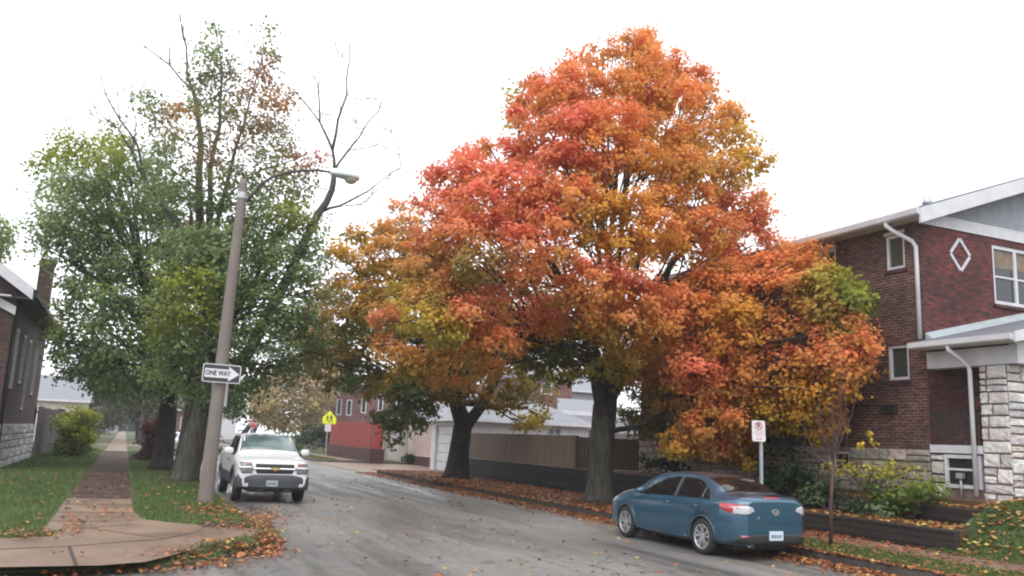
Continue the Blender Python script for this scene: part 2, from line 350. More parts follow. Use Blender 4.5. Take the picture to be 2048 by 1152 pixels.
for nm,P in (('left',LB),('right',RB),('far',RBo)):
    e=.34 if nm=='left' else .15; I=offset(P,e); k=MB(); n=len(P); h1,h2,o2=(.03,.055,.05) if nm=='left' else (.12,.15,.03)
    k.add([(x,y,-.05) for x,y in P]+[(x,y,h1) for x,y in P]+[(x,y,h2) for x,y in offset(P,o2)]+[(x,y,.15) for x,y in I]+[(x,y,.0) for x,y in I],
          [(l*n+i,l*n+(i+1)%n,(l+1)*n+(i+1)%n,(l+1)*n+i) for l in range(4) for i in range(n)])
    struct('kerb',k,'soil' if nm=='left' else 'kerb')
    struct('grass_verge',sheet(I,.14 if nm!='left' else .146),'soil' if nm!='right' else 'litterbed')
# left paving
walkL=[(-1.02,gp(135,1058,.15)[1]),(-1.0,27.9),(.33,27.9),(.34,gp(265,1020,.15)[1])]
slab=[gp(*p,.15) for p in [(-90,1080),(60,1075),(100,1072),(128,1064),(142,1050),(265,1022),(286,1038),(330,1044),(380,1048),(470,1052),(522,1060),(505,1072),(455,1082),(400,1094),(340,1112),(290,1124),(200,1131),(-90,1136)]]
s=sheet(slab,.152)
a_,b_=slab[0],slab[-1]; struct('sidewalk',sheet([(-45,a_[1]+.3),(a_[0]-.01,a_[1]),(b_[0]-.01,b_[1]),(-45,b_[1]+.1)],.152),'concrete')
struct('sidewalk',s,'concrete')
struct('sidewalk',sheet([(-1.0,15.8),(-1.03,22.6),(.33,22.6),(.36,17)],.156),'concrete')
struct('sidewalk',sheet([(-1.03,22.65),(-1.0,62),(.33,62),(.33,22.65)],.155),'concrete_shade_tint')  # stretch under the left trees, with their shade painted in
struct('sidewalk',sheet([(-1.0,62.05),(-1.0,230),(.33,230),(.33,62.05)],.155),'concrete')
j=MB()
for yy in (17.4,19.1,20.9,22.62,24.4,26.2,28.0,30,32,34): j.box(-1.0,.33,yy-.015,yy+.015,.156,.1605)
def crack(a,b,wd=.03):
    a=Vector(gp(*a,.15)); b=Vector(gp(*b,.15)); d=(b-a).normalized(); q=Vector((-d.y,d.x))*wd/2
    j.hexa([(*(a-q),.1525),(*(b-q),.1525),(*(b+q),.1525),(*(a+q),.1525)],[(*(a-q),.1575),(*(b-q),.1575),(*(b+q),.1575),(*(a+q),.1575)])
crack((-50,1101),(140,1093)); crack((140,1093),(330,1078)); crack((138,1093),(152,1131),.045); crack((330,1078),(400,1062),.02); crack((142,1052),(330,1078),.015)
struct('sidewalk_joint',j,'joint')
# driveway crossing the far left verge and alley
struct('path',sheet([(-60,78),(-60,82.5),(2.7,82.5),(2.7,78)],.158),'concrete')
# right pavement, driveway apron and alley
struct('sidewalk',sheet([(13.35,-11),(13.35,42.5),(14.6,42.5),(14.6,-11)],.152),'concrete')
struct('driveway',sheet([(11.2,43.2),(11.2,56.9),(60,56.9),(60,43.2)],.02),'concrete')
struct('sidewalk',sheet([(13.4,57.2),(13.4,200),(14.6,200),(14.6,57.2)],.155),'concrete')
# right lawn bank as a height grid
def lawnz(x,y):
    t=min(max((x-14.5)/2.3,0),1); t=t*t*(3-2*t)
    return .16+.92*t+.03*math.sin(x*2.1+y)*math.sin(y*1.3)*min(1,max(0,(x-14.6)))
m=MB(); xs=[14.5+.2*i for i in range(13)]+[17.5,19,22,30,60]; ys=[-12+.6*i for i in range(41)]+[12.3]
m.add([(x,y,lawnz(x,y)) for x in xs for y in ys],[(a*len(ys)+b,(a+1)*len(ys)+b,(a+1)*len(ys)+b+1,a*len(ys)+b+1) for a in range(len(xs)-1) for b in range(len(ys)-1)])
struct('lawn',m,'soil',smooth=True)
m=MB(); m.box(14.85,16.25,12.0,19.5,.1,.55); m.box(16.3,60,11.9,19.6,.1,.90); m.box(15.35,60,19.6,39.45,.1,1.0); m.box(16.8,60,12.6,19.6,.9,1.06)
struct('terrace_bed',m,'litterbed')
# retaining walls
def wall_thing(name,label,x0,x1,y0,y1,z0,z1,mt,group=None,cat='retaining wall',course=.14):
    m=MB(); z=z0; k=0
    while z<z1-.01:
        zz=min(z+course,z1); off=.012*(k%2)
        y=y0
        while y<y1-.01:
            L=1.6+RNG.random()*1.2; ye=min(y+L,y1)
            m.box(x0-off-RNG.random()*.01,x1,y+.004,ye-.004,z+.003,zz-.003); y=ye
        z=zz; k+=1
    o=m.build(name,mt,bevel=.008); return tag(o,label,cat,group)
wall_thing('retaining_wall','low dark brown timber retaining wall along the pavement in front of the brick house',14.7,14.86,11.75,19.5,.08,.57,'timber','terrace retaining walls')
wall_thing('retaining_wall','short upper dark timber retaining wall just below the stone porch pillar',16.1,16.28,11.9,19.5,.5,.93,'timber','terrace retaining walls')
wall_thing('block_wall','long black block wall under the tan board fence behind the maples',15.2,15.4,19.6,39.5,.08,1.0,'blackwall',None,'wall',.2)
# ------------------------------------------------------------------ building helpers
def facade(mb,ax,pos,out,u0,u1,z0,z1,ops,th=.28,mi=0):
    """wall in plane ax=pos facing 'out' (+1/-1), u along the other horizontal axis, with rectangular openings"""
    def P(u,z,d=0):
        w=pos-out*d
        return (w,u,z) if ax==0 else (u,w,z)
    us=sorted({u0,u1,*[o[0] for o in ops],*[o[1] for o in ops]}); zs=sorted({z0,z1,*[o[2] for o in ops],*[o[3] for o in ops]})
    for a,b in zip(us,us[1:]):
        for c,d in zip(zs,zs[1:]):
            mu,mz=(a+b)/2,(c+d)/2
            if any(o[0]<mu<o[1] and o[2]<mz<o[3] for o in ops): continue
            for dd in (0,th): mb.add([P(a,c,dd),P(b,c,dd),P(b,d,dd),P(a,d,dd)],[(0,1,2,3)],mi)
    for a,b,c,d in list(ops)+[(u0,u1,z0,z1)]:
        for (p,q) in (((a,c),(b,c)),((b,c),(b,d)),((b,d),(a,d)),((a,d),(a,c))):
            mb.add([P(*p),P(*q),P(*q,th),P(*p,th)],[(0,1,2,3)],mi)
def window(parent,ax,pos,out,u0,u1,z0,z1,fw=.07,depth=.08,glass='glass',mull=(),rails=(),frame='white',sill=None,label=None,low=None):
    def bx(mb,a,b,c,d,p0,p1):
        w0,w1=sorted((pos-out*p0,pos-out*p1))
        if ax==0: mb.box(w0,w1,a,b,c,d)
        else: mb.box(a,b,w0,w1,c,d)
    f=MB(); e=.003
    bx(f,u0+e,u0+fw,z0+e,z1-e,depth-.05,depth+.06); bx(f,u1-fw,u1-e,z0+e,z1-e,depth-.05,depth+.06)
    bx(f,u0+fw,u1-fw,z0+e,z0+fw,depth-.05,depth+.06); bx(f,u0+fw,u1-fw,z1-fw,z1-e,depth-.05,depth+.06)
    for t in mull: bx(f,t-.05,t+.05,z0+fw,z1-fw,depth-.045,depth+.055)
    for t in rails: bx(f,u0+fw,u1-fw,t-.025,t+.025,depth-.03,depth+.05)
    o=f.build('window',frame,parent,bevel=.006)
    if label: o['label']=label
    gl=MB(); bx(gl,u0+fw-.01,u1-fw+.01,z0+fw-.01,z1-fw+.01,depth+.01,depth+.03); gl.build('pane',glass,o)
    if low is not None:
        k=MB(); bx(k,u0+fw,u1-fw,low,z1-fw,depth+.002,depth+.008); k.build('blind','curtain',o)
    if sill:
        k=MB(); bx(k,u0-.06,u1+.06,z0-.09,z0-.003,-.05,.1); k.build('sill',sill,o,bevel=.006)
    return o
def stones(mb,ax,pos,out,u0,u1,z0,z1,hmin=.16,hmax=.34,wmin=.25,wmax=.7,tone=(.50,.48,.46),jit=.16,depth=.07,taper=0):
    """rock faced ashlar stones, each a pillowed block standing proud of the mortar"""
    def P(u,z,d): w=pos+out*d; return (w,u,z) if ax==0 else (u,w,z)
    z=z0
    while z<z1-.03:
        h=hmin+RNG.random()*(hmax-hmin)
        if z1-z-h<hmin*.6: h=z1-z
        u=u0
        while u<u1-.02:
            L=wmin+RNG.random()*(wmax-wmin)
            if u1-u-L<wmin*.6: L=u1-u
            gpz=.012+RNG.random()*.009; a,b,c,d=u+gpz,u+L-gpz,z+gpz,z+h-gpz
            split=[(c,d)] if (h<.22 or RNG.random()<.65) else [(c,(c+d)/2-.012),((c+d)/2+.012,d)]
            for c2,d2 in split:
                nu,nz=6,6; pu=(0,.05,.33,.66,.95,1); pzz=(0,.08,.36,.64,.92,1); t=np.clip(np.array(tone)*(1+RNG.normal()*jit)+RNG.normal(size=3)*.012,.05,.75)
                if RNG.random()<.12: t=t*np.array([.85,.78,.72])
                vs=[]
                for i in range(nu):
                    for k in range(nz):
                        e=min(i,nu-1-i,k,nz-1-k); dd=-.01 if e==0 else depth*((.45 if e==1 else .6)+.5*RNG.random())
                        sh=.02 if e==0 else .03
                        uu=a+(b-a)*pu[i]+(RNG.random()-.5)*sh*.7; zz=c2+(d2-c2)*pzz[k]+(RNG.random()-.5)*sh*.5
                        uu=min(max(uu,u0),u1)
                        if taper: uu=uu+(uu-(u0+u1)/2)*taper*(1-(zz-z0)/(z1-z0))
                        vs.append(P(uu,zz,dd))
                mb.add(vs,[(i*nz+k,(i+1)*nz+k,(i+1)*nz+k+1,i*nz+k+1) for i in range(nu-1) for k in range(nz-1)],0,tuple(t))
            u+=L
        z+=h
def sheet_roof(parent,name,mt,quad,th=.12,label=None):
    q=[Vector(p) for p in quad]; n=(q[1]-q[0]).cross(q[2]-q[0]).normalized()
    if n.z<0: n=-n
    m=MB(); m.hexa([p-n*th for p in q],q); return m.build(name,mt,parent)
# ------------------------------------------------------------------ two-storey brick house on the right
X0,Y0,X1,Y1=17.36,14.40,27.4,26.9
H=empty('brick_house',(X0,Y0,1.05),'two-storey red brick house with white gutters and stone porch pillar beyond the blue car','house')
sw=[(14.92,15.5,6.6,7.5),(17.2,17.85,6.72,7.55),(21.0,21.9,6.2,7.5),(24.2,25.1,6.2,7.5),(14.92,15.55,3.8,4.67),(18.6,19.6,3.3,4.7),(21.6,23.4,2.9,4.6)]
m=MB(); facade(m,0,X0,-1,Y0+.006,Y1-.01,2.13,7.82,sw); m.build('wall','brick_red',H)
m=MB(); fw=[(19.9,21.75,5.88,7.45),(19.55,21.4,2.75,4.0)]
facade(m,1,Y0,-1,X0+.004,X1,2.13,7.62,fw); m.build('wall','brick_front',H)
m=MB(); m.box(X0+.3,X1,Y1-.3,Y1,1,7.8); m.box(X1-.3,X1-.004,Y0+.3,Y1-.3,1,7.8); m.build('wall','brick_red',H)
m=MB(); m.box(X0+.29,X1-.4,Y0+.29,Y1-.4,2.2,2.3); m.box(X0+.29,X1-.4,Y0+.29,Y1-.4,5.0,5.1); m.box(X0+3,X0+3.1,Y0+3,Y1-.5,2.3,7.7); m.build('floor','cardark',H)
for i,(a,b,c,d) in enumerate(sw):
    window(H,0,X0,-1,a,b,c,d,fw=.075,glass='stain' if i in (0,4) else 'glass',sill='brick_base',rails=() if i in (0,4,1) else ((c+d)/2,),low=None)
window(H,1,Y0,-1,*fw[0],fw=.10,mull=(20.82,),rails=(6.62,),sill='brick_base',low=6.86)
window(H,1,Y0,-1,*fw[1],mull=(20.5,),rails=(3.3,),sill='brick_base')
# lintels of pale limestone over the upper side windows
for a,b,c,d in sw[:2]: m=MB(); m.box(X0-.02,X0+.05,a-.03,b+.03,d+.004,d+.09); m.build('lintel','cream',H)
# rock faced foundation with basement windows
bw=[(16.9,17.5,1.5,2.0),(20.6,21.3,1.5,2.0)]
m=MB(); facade(m,0,X0-.01,-1,Y0+.003,Y1,.6,2.126,bw,mi=0); m.build('foundation_backing','mortar',H)
for a,b,c,d in bw: window(H,0,X0-.01,-1,a,b,c,d,fw=.06,glass='dark')
f=MB(); segs=[(Y0,16.88),(17.52,20.58),(21.32,Y1)]
for a,b in segs: stones(f,0,X0-.015,-1,a,b,.95,2.12,tone=(.27,.235,.215),jit=.22,depth=.06)
for a,b,c,d in bw:
    stones(f,0,X0-.015,-1,a-.02,b+.02,.95,c-.01,tone=(.27,.235,.215),depth=.06)
f.build('foundation','stone',H,smooth=False)
# frieze of upright white bricks, stucco gable, diamond
m=MB(); m.box(X0-.03,X1,Y0-.035,Y0+.05,7.625,7.665)
x=X0-.03
while x<X1: m.box(x+.004,x+.066,Y0-.03,Y0+.05,7.667,7.88); x+=.072
m.box(X0,X1,Y0-.018,Y0+.05,7.667,7.88); m.box(X0-.03,X1,Y0-.035,Y0+.05,7.882,7.92)
m.build('frieze','white',H)
XR,ZR=22.4,9.78; sl_=(ZR-7.80)/(XR-16.9)
def rz_(x): return ZR-abs(x-XR)*sl_
m=MB(); m.prism([(X0,7.925),(X1,7.925),(X1,rz_(X1)-.15),(XR,ZR-.15),(X0,rz_(X0)-.15)],1,Y0+.02,Y0+.2); m.build('gable','stucco',H)
d=MB(); cx,cz=18.68,7.0-.0; pts=[(cx-.36,cz),(cx,cz+.42),(cx+.36,cz),(cx,cz-.42)]
for i in range(4):
    a=Vector(pts[i]);b=Vector(pts[(i+1)%4]); n=(b-a).normalized(); q=Vector((-n.y,n.x))*.035
    for t0,t1 in ((.04,.36),(.38,.64),(.66,.97)):
        p=a.lerp(b,t0); r=a.lerp(b,t1); d.prism([tuple(p-q),tuple(r-q),tuple(r+q),tuple(p+q)],1,Y0-.03,Y0+.02)
d.build('diamond_inlay','white',H)
m=MB(); m.box(22.0,22.8,Y0-.03,Y0+.05,8.3,9.1); m.build('gable_vent','white',H)
# roof, soffit, rake boards and gutter
YF,YB=Y0-.42,Y1+.4
sheet_roof(H,'roof','shingle',[(16.86,YF,rz_(16.86)+.10),(16.86,YB,rz_(16.86)+.10),(XR,YB,ZR+.10),(XR,YF,ZR+.10)],.06)
sheet_roof(H,'roof','shingle',[(27.9,YB,rz_(27.9)+.10),(27.9,YF,rz_(27.9)+.10),(XR,YF,ZR+.10),(XR,YB,ZR+.10)],.06)
m=MB()
for sg in (0,1):
    xa=16.84 if sg==0 else 27.92
    za=rz_(xa)
    m.hexa([(xa,YF-.03,za-.30),(XR,YF-.03,ZR-.30),(XR,YF+.03,ZR-.30),(xa,YF+.03,za-.30)],[(xa,YF-.03,za+.07),(XR,YF-.03,ZR+.07),(XR,YF+.03,ZR+.07),(xa,YF+.03,za+.07)])
m.build('bargeboard','white',H)
m=MB(); m.box(16.93,X0-.003,YF+.04,YB,7.70,7.74)
m.hexa([(16.9,YF+.035,7.76),(XR,YF+.035,ZR-.1),(XR,Y0+.01,ZR-.1),(16.9,Y0+.01,7.76)],[(16.9,YF+.035,7.8),(XR,YF+.035,ZR-.06),(XR,Y0+.01,ZR-.06),(16.9,Y0+.01,7.8)])
m.build('soffit','cream',H)
m=MB(); m.prism([(16.76,7.72),(16.80,7.69),(16.9,7.69),(16.92,7.72),(16.92,7.86),(16.90,7.86),(16.75,7.86),(16.74,7.84)],1,YF+.01,YB); m.build('gutter','white',H)
def pipe(parent,pts,r=.045,name='downpipe',mt='white',n=8): m=MB(); m.tube(pts,r,n=n); return m.build(name,mt,parent,smooth=True)
pipe(H,[(16.84,15.0,7.7),(16.84,15.0,7.62),(16.9,14.9,7.5),(X0-.1,Y0+.2,7.2),(X0-.06,Y0+.13,7.05),(X0-.06,Y0+.12,4.75)],.055)
m=MB(); m.lathe([(.12,0),(.14,.03),(.14,.07),(.08,.2),(0,.24)],(20.3,16.6,rz_(20.3)+.08),(0,0,1),14); m.build('roof_vent','flash',H,smooth=True)
# porch
PY=11.75; zs=.235
def pz(x): return 4.60+(x-16.8)*zs
sheet_roof(H,'porch_roof','shingle',[(16.8,PY,pz(16.8)),(16.8,Y0-.02,pz(16.8)),(23,Y0-.02,pz(23)),(23,PY,pz(23))],.05)
m=MB(); m.hexa([(17.34,Y0-.20,pz(17.34)+.005),(23,Y0-.20,pz(23)+.005),(23,Y0-.004,pz(23)+.005),(17.34,Y0-.004,pz(17.34)+.005)],[(17.34,Y0-.20,pz(17.34)+.02),(23,Y0-.20,pz(23)+.02),(23,Y0-.004,pz(23)+.17),(17.34,Y0-.004,pz(17.34)+.17)]); m.build('flashing','flash',H)
m=MB(); m.hexa([(16.78,PY-.04,pz(16.8)-.20),(23,PY-.04,pz(23)-.22),(23,PY+.02,pz(23)-.22),(16.78,PY+.02,pz(16.8)-.20)],[(16.78,PY-.04,pz(16.8)+.02),(23,PY-.04,pz(23)+.02),(23,PY+.02,pz(23)+.02),(16.78,PY+.02,pz(16.8)+.02)]); m.build('bargeboard','white',H)
m=MB(); m.prism([(16.69,4.47),(16.73,4.44),(16.82,4.44),(16.84,4.47),(16.84,4.585),(16.68,4.585)],1,PY+.03,Y0-.03); m.build('gutter','white',H)
m=MB(); m.box(X0-.02,X0+.28,12.365,Y0-.01,4.02,4.42); m.box(X0-.02,23,12.1,12.36,4.023,4.42)
m.hexa([(X0,12.14,4.42),(23,12.14,4.42),(23,12.3,4.42),(X0,12.3,4.42)],[(X0,12.14,pz(X0)-.06),(23,12.14,pz(23)-.06),(23,12.3,pz(23)-.06),(X0,12.3,pz(X0)-.06)])
m.box(16.86,X0-.03,PY+.05,Y0-.03,4.46,4.49); m.build('porch_beam','white',H)
m=MB(); m.box(X0+.05,23,12.42,Y0-.01,4.2,4.24); m.build('porch_ceiling','cream',H)
m=MB(); m.box(X0-.05,X0+.3,13.05,Y0-.01,2.06,2.24); m.box(X0+.3,23,12.4,Y0-.01,2.06,2.2); m.build('porch_floor','white',H)
# porch pillar, tapered, of rock faced white stones
pl=MB(); pl.hexa([(X0-.02,12.36,.8),(X0+.72,12.36,.8),(X0+.72,13.06,.8),(X0-.02,13.06,.8)],[(X0+.04,12.42,4.02),(X0+.62,12.42,4.02),(X0+.62,13.0,4.02),(X0+.04,13.0,4.02)])
pb=pl.build('porch_pillar','mortar',H)
f=MB()
stones(f,0,X0-.0,-1,12.40,13.04,.9,4.02,tone=(.50,.48,.47),jit=.14,depth=.045,hmin=.2,hmax=.36,wmin=.25,wmax=.62,taper=.12)
stones(f,1,12.38,-1,X0+.0,X0+.68,.9,4.02,tone=(.50,.48,.47),jit=.14,depth=.045,hmin=.2,hmax=.36,wmin=.25,wmax=.62,taper=.1)
f.build('stone_facing','stone',pb)
m=MB(); m.box(X0+.7,23,12.5,12.8,.8,2.05); m.box(X0+.02,X0+.3,13.05,Y0,.8,1.28); m.build('porch_base','mortar',H)
f=MB(); stones(f,1,12.49,-1,X0+.72,23,.9,2.05,tone=(.58,.56,.56),jit=.1,depth=.06); f.build('porch_stonework','stone',H); f=MB(); stones(f,0,X0,-1,14.05,Y0,.95,2.03,tone=(.5,.47,.45),wmax=.4,depth=.05); f.build('porch_stonework','stone',H)
m=MB(); m.box(X0+.05,X0+.3,13.06,14.04,1.24,1.3);m.box(X0+.25,X0+.3,13.06,14.04,1.3,2.05); m.build('basement_recess','dark',H)
window(H,0,X0-.02,-1,13.12,14.04,1.28,2.03,fw=.085,depth=.04,glass='dark',rails=(1.7,))
# porch side railing
m=MB(); m.box(X0+.05,X0+.09,13.06,Y0-.02,3.0,3.04); m.box(X0+.05,X0+.09,13.06,Y0-.02,2.36,2.39)
y=13.12
while y<Y0-.05: m.box(X0+.06,X0+.08,y,y+.02,2.25,3.0); y+=.11
m.build('railing','iron',H)
pipe(H,[(16.77,13.35,4.45),(16.77,13.35,4.36),(16.95,13.25,4.2),(X0-.15,13.2,4.02),(X0-.13,13.18,3.9),(X0-.13,13.18,1.15)],.05)
pipe(H,[(X0-.06,13.6,1.05),(X0-.06,13.6,1.55)],.03,'gas_pipe','galv')
m=MB(); m.box(X0-.13,X0-.01,13.52,13.68,1.5,1.62); m.build('meter','galv',H,bevel=.01)
m=MB(); m.tube([(X0-.03,18.6,3.28),(X0-.05,17.2,3.22),(X0-.03,15.9,3.2),(X0-.04,15.4,3.12)],.018,6); m.build('cable','cardark',H)
m=MB(); m.box(X0-.12,X0-.002,15.3,15.65,3.0,3.2); m.build('junction_box','iron',H,bevel=.01)
# ------------------------------------------------------------------ left brick house
LX,LY=-4.0,34.2
HL=empty('brick_house',(LX,LY,.15),'dark brown brick house with white gable boards and rough stone base, far left','house')
ops=[(35.7,36.5,3.0,5.2),(38.2,39.0,3.3,5.2),(40.3,41.1,2.3,5.2),(43.3,44.1,3.0,5.2)]
m=MB(); facade(m,0,LX,1,LY+.006,47.19,1.75,6.35,ops); facade(m,1,LY,-1,-14,LX-.004,1.75,6.4,[(-7.6,-6.2,2.6,4.8)]); m.box(-14,-13.7,LY+.3,47.2,.15,6.4); m.box(-13.6,LX-.3,46.9,47.2,.15,6.4)
m.box(LX-3,LX-2.9,LY+1,46,1,6.2)
m.prism([(-14,6.41),(LX,6.41),(LX,6.5),(-9,10.1),(-14,6.5)],1,LY+.02,LY+.25)
m.build('wall','brick_left',HL)
for o in ops: window(HL,0,LX,1,*o,fw=.1,depth=.03,glass='glass',rails=((o[2]+o[3])/2,),sill='brick_base')
window(HL,1,LY,-1,-7.6,-6.2,2.6,4.8,rails=(3.7,),sill='brick_base')
m=MB(); m.box(LX-.6,LX-.01,LY+.02,47.15,.0,1.75); m.box(-14,LX-.61,LY+.02,LY+.5,0,1.75); m.build('foundation_backing','mortar',HL)
f=MB(); stones(f,0,LX-.0,1,LY,47.1,.1,1.74,tone=(.47,.46,.47),jit=.14,depth=.09,hmin=.2,hmax=.42,wmin=.3,wmax=.8); stones(f,1,LY,-1,-8,LX,.1,1.74,tone=(.47,.46,.47),depth=.09)
f.build('foundation','stone',HL)
def lz(x): return 10.35-abs(x+9)*.70
e=-3.42
sheet_roof(HL,'roof','shingle_dark',[(e,33.6,lz(e)),(e,47.8,lz(e)),(-9,47.8,10.35),(-9,33.6,10.35)],.1)
sheet_roof(HL,'roof','shingle_dark',[(-14.6,47.8,lz(-14.6)),(-14.6,33.6,lz(-14.6)),(-9,33.6,10.35),(-9,47.8,10.35)],.1)
m=MB()
for xa in (e-.02,-14.6):
    m.hexa([(xa,33.55,lz(xa)-.42),(-9,33.55,9.93),(-9,33.62,9.93),(xa,33.62,lz(xa)-.42)],[(xa,33.55,lz(xa)-.02),(-9,33.55,10.33),(-9,33.62,10.33),(xa,33.62,lz(xa)-.02)])
m.build('bargeboard','white',HL)
m=MB(); m.box(e,LX+.003,33.65,47.7,6.06,6.12); m.box(e-.02,e+.12,33.66,47.75,6.13,6.3); m.build('eave_gutter','iron',HL)
m=MB(); m.box(-14,LX-.1,33.64,LY-.01,6.1,6.15); m.build('soffit','white',HL)
m=MB(); m.hexa([(-4.55,34.0,5.8),(-3.95,34.0,5.5),(-3.95,34.18,5.5),(-4.55,34.18,5.8)],[(-4.55,34.0,6.1),(-3.95,34.0,5.8),(-3.95,34.18,5.8),(-4.55,34.18,6.1)]); m.build('bracket','white',HL)
pipe(HL,[(-3.93,34.5,6.05),(-3.93,34.5,.3)],.05,mt='iron')
m=MB(); m.box(-4.45,-3.85,44.3,44.9,6.0,9.05); m.box(-4.49,-3.81,44.26,44.94,9.06,9.2);m.box(-4.45,-3.85,44.3,44.9,9.21,9.36); m.build('chimney','brick_left',HL)
# ------------------------------------------------------------------ board fences
def boards(name,label,x0,y0,x1,y1,z0,z1,mt,bw=.14,cap=0,cat='fence',posts=True,var=.03,th=.025,postmt=None):
    a=Vector((x0,y0)); b=Vector((x1,y1)); L=(b-a).length; d=(b-a)/L; q=Vector((-d.y,d.x))
    root=empty(name,(x0,y0,z0),label,cat)
    m=MB(); n=int(L/bw)
    for i in range(n):
        p=a+d*(i*bw+.0015); r=a+d*((i+1)*bw-.0015); zt=z1+RNG.normal()*var; o=q*(RNG.random()*.006)
        A,B,C,D=p+o,r+o,r+q*th+o,p+q*th+o
        m.hexa([(*A,z0+.02),(*B,z0+.02),(*C,z0+.02),(*D,z0+.02)],[(*A,zt),(*B,zt),(*C,zt),(*D,zt)])
    m.build('boards',mt,root)
    k=MB()
    for z in (z0+.35,z1-.3):
        p=a+q*(th+.012); r=b+q*(th+.012); k.hexa([(*p,z),(*r,z),(*(r+q*.05),z),(*(p+q*.05),z)],[(*p,z+.09),(*r,z+.09),(*(r+q*.05),z+.09),(*(p+q*.05),z+.09)])
    k.build('rail',postmt or mt,root)
    if posts:
        for i in range(int(L/2.4)+1):
            c=a+d*min(i*2.4+.05,L-.06)+q*.14; k=MB(); k.box(c.x-.05,c.x+.05,c.y-.05,c.y+.05,z0,z1-.02); k.build('post',postmt or mt,root)
    return root
boards('board_fence','long tan board fence standing on the black block wall beside the white garage',15.26,39.4,15.26,27.93,1.01,2.2,'fence_tan',var=.008)
bf=boards('board_fence','dark brown board fence with black hinges between the tan fence and the brick house',15.27,27.92,17.34,26.8,1.01,2.16,'fence_brown',bw=.12,var=.012)
m=MB(); m.box(15.27,15.37,27.93,28.03,1.01,2.2); m.build('corner_post','fence_brown',bf)
m=MB()
for z in (1.3,1.9): m.hexa([(16.25,27.38,z),(16.45,27.27,z),(16.46,27.29,z),(16.26,27.40,z)],[(16.25,27.38,z+.06),(16.45,27.27,z+.06),(16.46,27.29,z+.06),(16.26,27.40,z+.06)])
m.build('hinge','iron',bf)
m=MB(); m.box(15.5,17.3,28.5,28.6,.9,1.0); 
boards('board_fence','weathered grey board fence between the left brick house and the yellow-green bush',-3.85,46.9,-3.85,73,.15,2.55,'fence_grey',bw=.16,var=.04)
rf=boards('board_fence','bright red board fence on a low brick wall beyond the driveway',15.2,69.3,15.2,56.5,1.0,2.8,'fence_red',bw=.3,var=.0)
m=MB(); m.box(15.3,16.0,56.4,56.45,1.0,2.8); m.build('side_panel','fence_red',rf)
m=MB(); m.box(15.12,15.3,56.3,69.6,.0,.98); m.box(15.31,16.1,56.3,56.45,.0,.98); tag(m.build('brick_wall','brick_base'),'low dark red brick wall carrying the bright red fence','wall')
# white pickets behind the brown fence
boards('picket_fence','white picket fence seen over the brown fence behind the big maple',18.2,30.4,23.5,30.4,1.0,2.42,'white',bw=.2,var=.02,posts=False)
# ------------------------------------------------------------------ garages and houses beyond the driveway
def simple_house(name,label,x0,x1,y0,y1,z0,z1,mt,roof,rmat,ov=.35,cat='garage',group=None):
    r=empty(name,(x0,y0,z0),label,cat,group); return r
G=empty('garage',(17,43.6,.02),'white garage with pale hipped roof right behind the tan fence','garage')
m=MB(); facade(m,0,17,-1,43.6,49.4,.0,3.0,[(44.6,48.5,.0,2.62)],th=.2); facade(m,1,43.6,-1,17.01,24.6,.0,3.0,[(22.0,22.75,2.0,2.75)],th=.2); m.box(24.4,24.6,43.8,49.4,0,3); m.box(17.2,24.4,49.2,49.4,0,3); m.build('wall','white',G)
window(G,1,43.6,-1,22.0,22.75,2.0,2.75,fw=.05,mull=(22.37,),rails=(2.37,))
m=MB()
for i in range(5): m.box(17.1,17.15,44.61,48.49,.03+i*.52,.03+i*.52+.5)
m.build('garage_door','white',G,bevel=.01)
m=MB()
m.box(16.93,16.99,44.4,44.59,0,2.78); m.box(16.93,16.99,48.51,48.7,0,2.78); m.box(16.93,16.99,44.6,48.5,2.64,2.8); m.build('door_trim','white',G)
ze,zr=2.98,4.3; e0,e1,f0,f1=16.6,25.0,43.2,49.8; ra,rb=(19.6,46.5,zr),(22.6,46.5,zr)
m=MB(); m.add([(e0,f0,ze),(e1,f0,ze),(e1,f1,ze),(e0,f1,ze),ra,rb,(e0,f0,ze-.08),(e1,f0,ze-.08),(e1,f1,ze-.08),(e0,f1,ze-.08)],[(0,1,5,4),(1,2,5),(2,3,4,5),(3,0,4),(0,6,7,1),(1,7,8,2),(2,8,9,3),(3,9,6,0),(6,9,8,7)]); m.build('roof','shingle_light',G)
m=MB(); m.box(e0-.08,e1+.08,f0-.09,f0-.005,ze-.12,ze+.02); m.box(e0-.09,e0-.005,f0,f1,ze-.12,ze+.02); m.build('gutter','white',G)
pipe(G,[(17.1,43.53,2.9),(17.1,43.53,.3)],.05)
G2=empty('garage',(25.2,46,.02),'low white garage with small-paned window and dark grey roof behind the big maple trunk','garage')
m=MB(); facade(m,1,46,-1,24.9,31,0,3.0,[(25.9,27.1,2.2,2.85)],th=.2); m.box(24.9,25.1,46.2,51,0,3); m.build('wall','white',G2)
window(G2,1,46,-1,25.9,27.1,2.2,2.85,fw=.05,mull=(26.3,26.7),rails=())
sheet_roof(G2,'roof','shingle',[(24.8,45.8,3.02),(31.2,45.8,3.02),(31.2,48.5,3.72),(24.8,48.5,3.72)],.08)
m=MB(); m.box(24.7,31.3,48.52,48.7,3.3,4.0); m.build('parapet','white',G2)
sheet_roof(G2,'roof','shingle_light',[(25.2,48.75,4.02),(31.3,48.75,4.02),(30,51.5,4.9),(26.5,51.5,4.9)],.08)
G3=empty('garage',(18,50,.02),'garage with faded pink slatted roller door between the white garage and the red fence','garage')
m=MB(); facade(m,0,18.3,-1,51.6,58.2,0,3.2,[(52.2,57.2,.65,2.85)],th=.2); m.box(18.5,24,51.6,51.8,0,3.2); m.box(18.5,24,58,58.2,0,3.2); m.build('wall','cream',G3)
m=MB()
for i in range(14): m.box(18.36,18.4,52.2,57.2,.655+i*.157,.655+i*.157+.145)
m.build('roller_door','pink',G3)
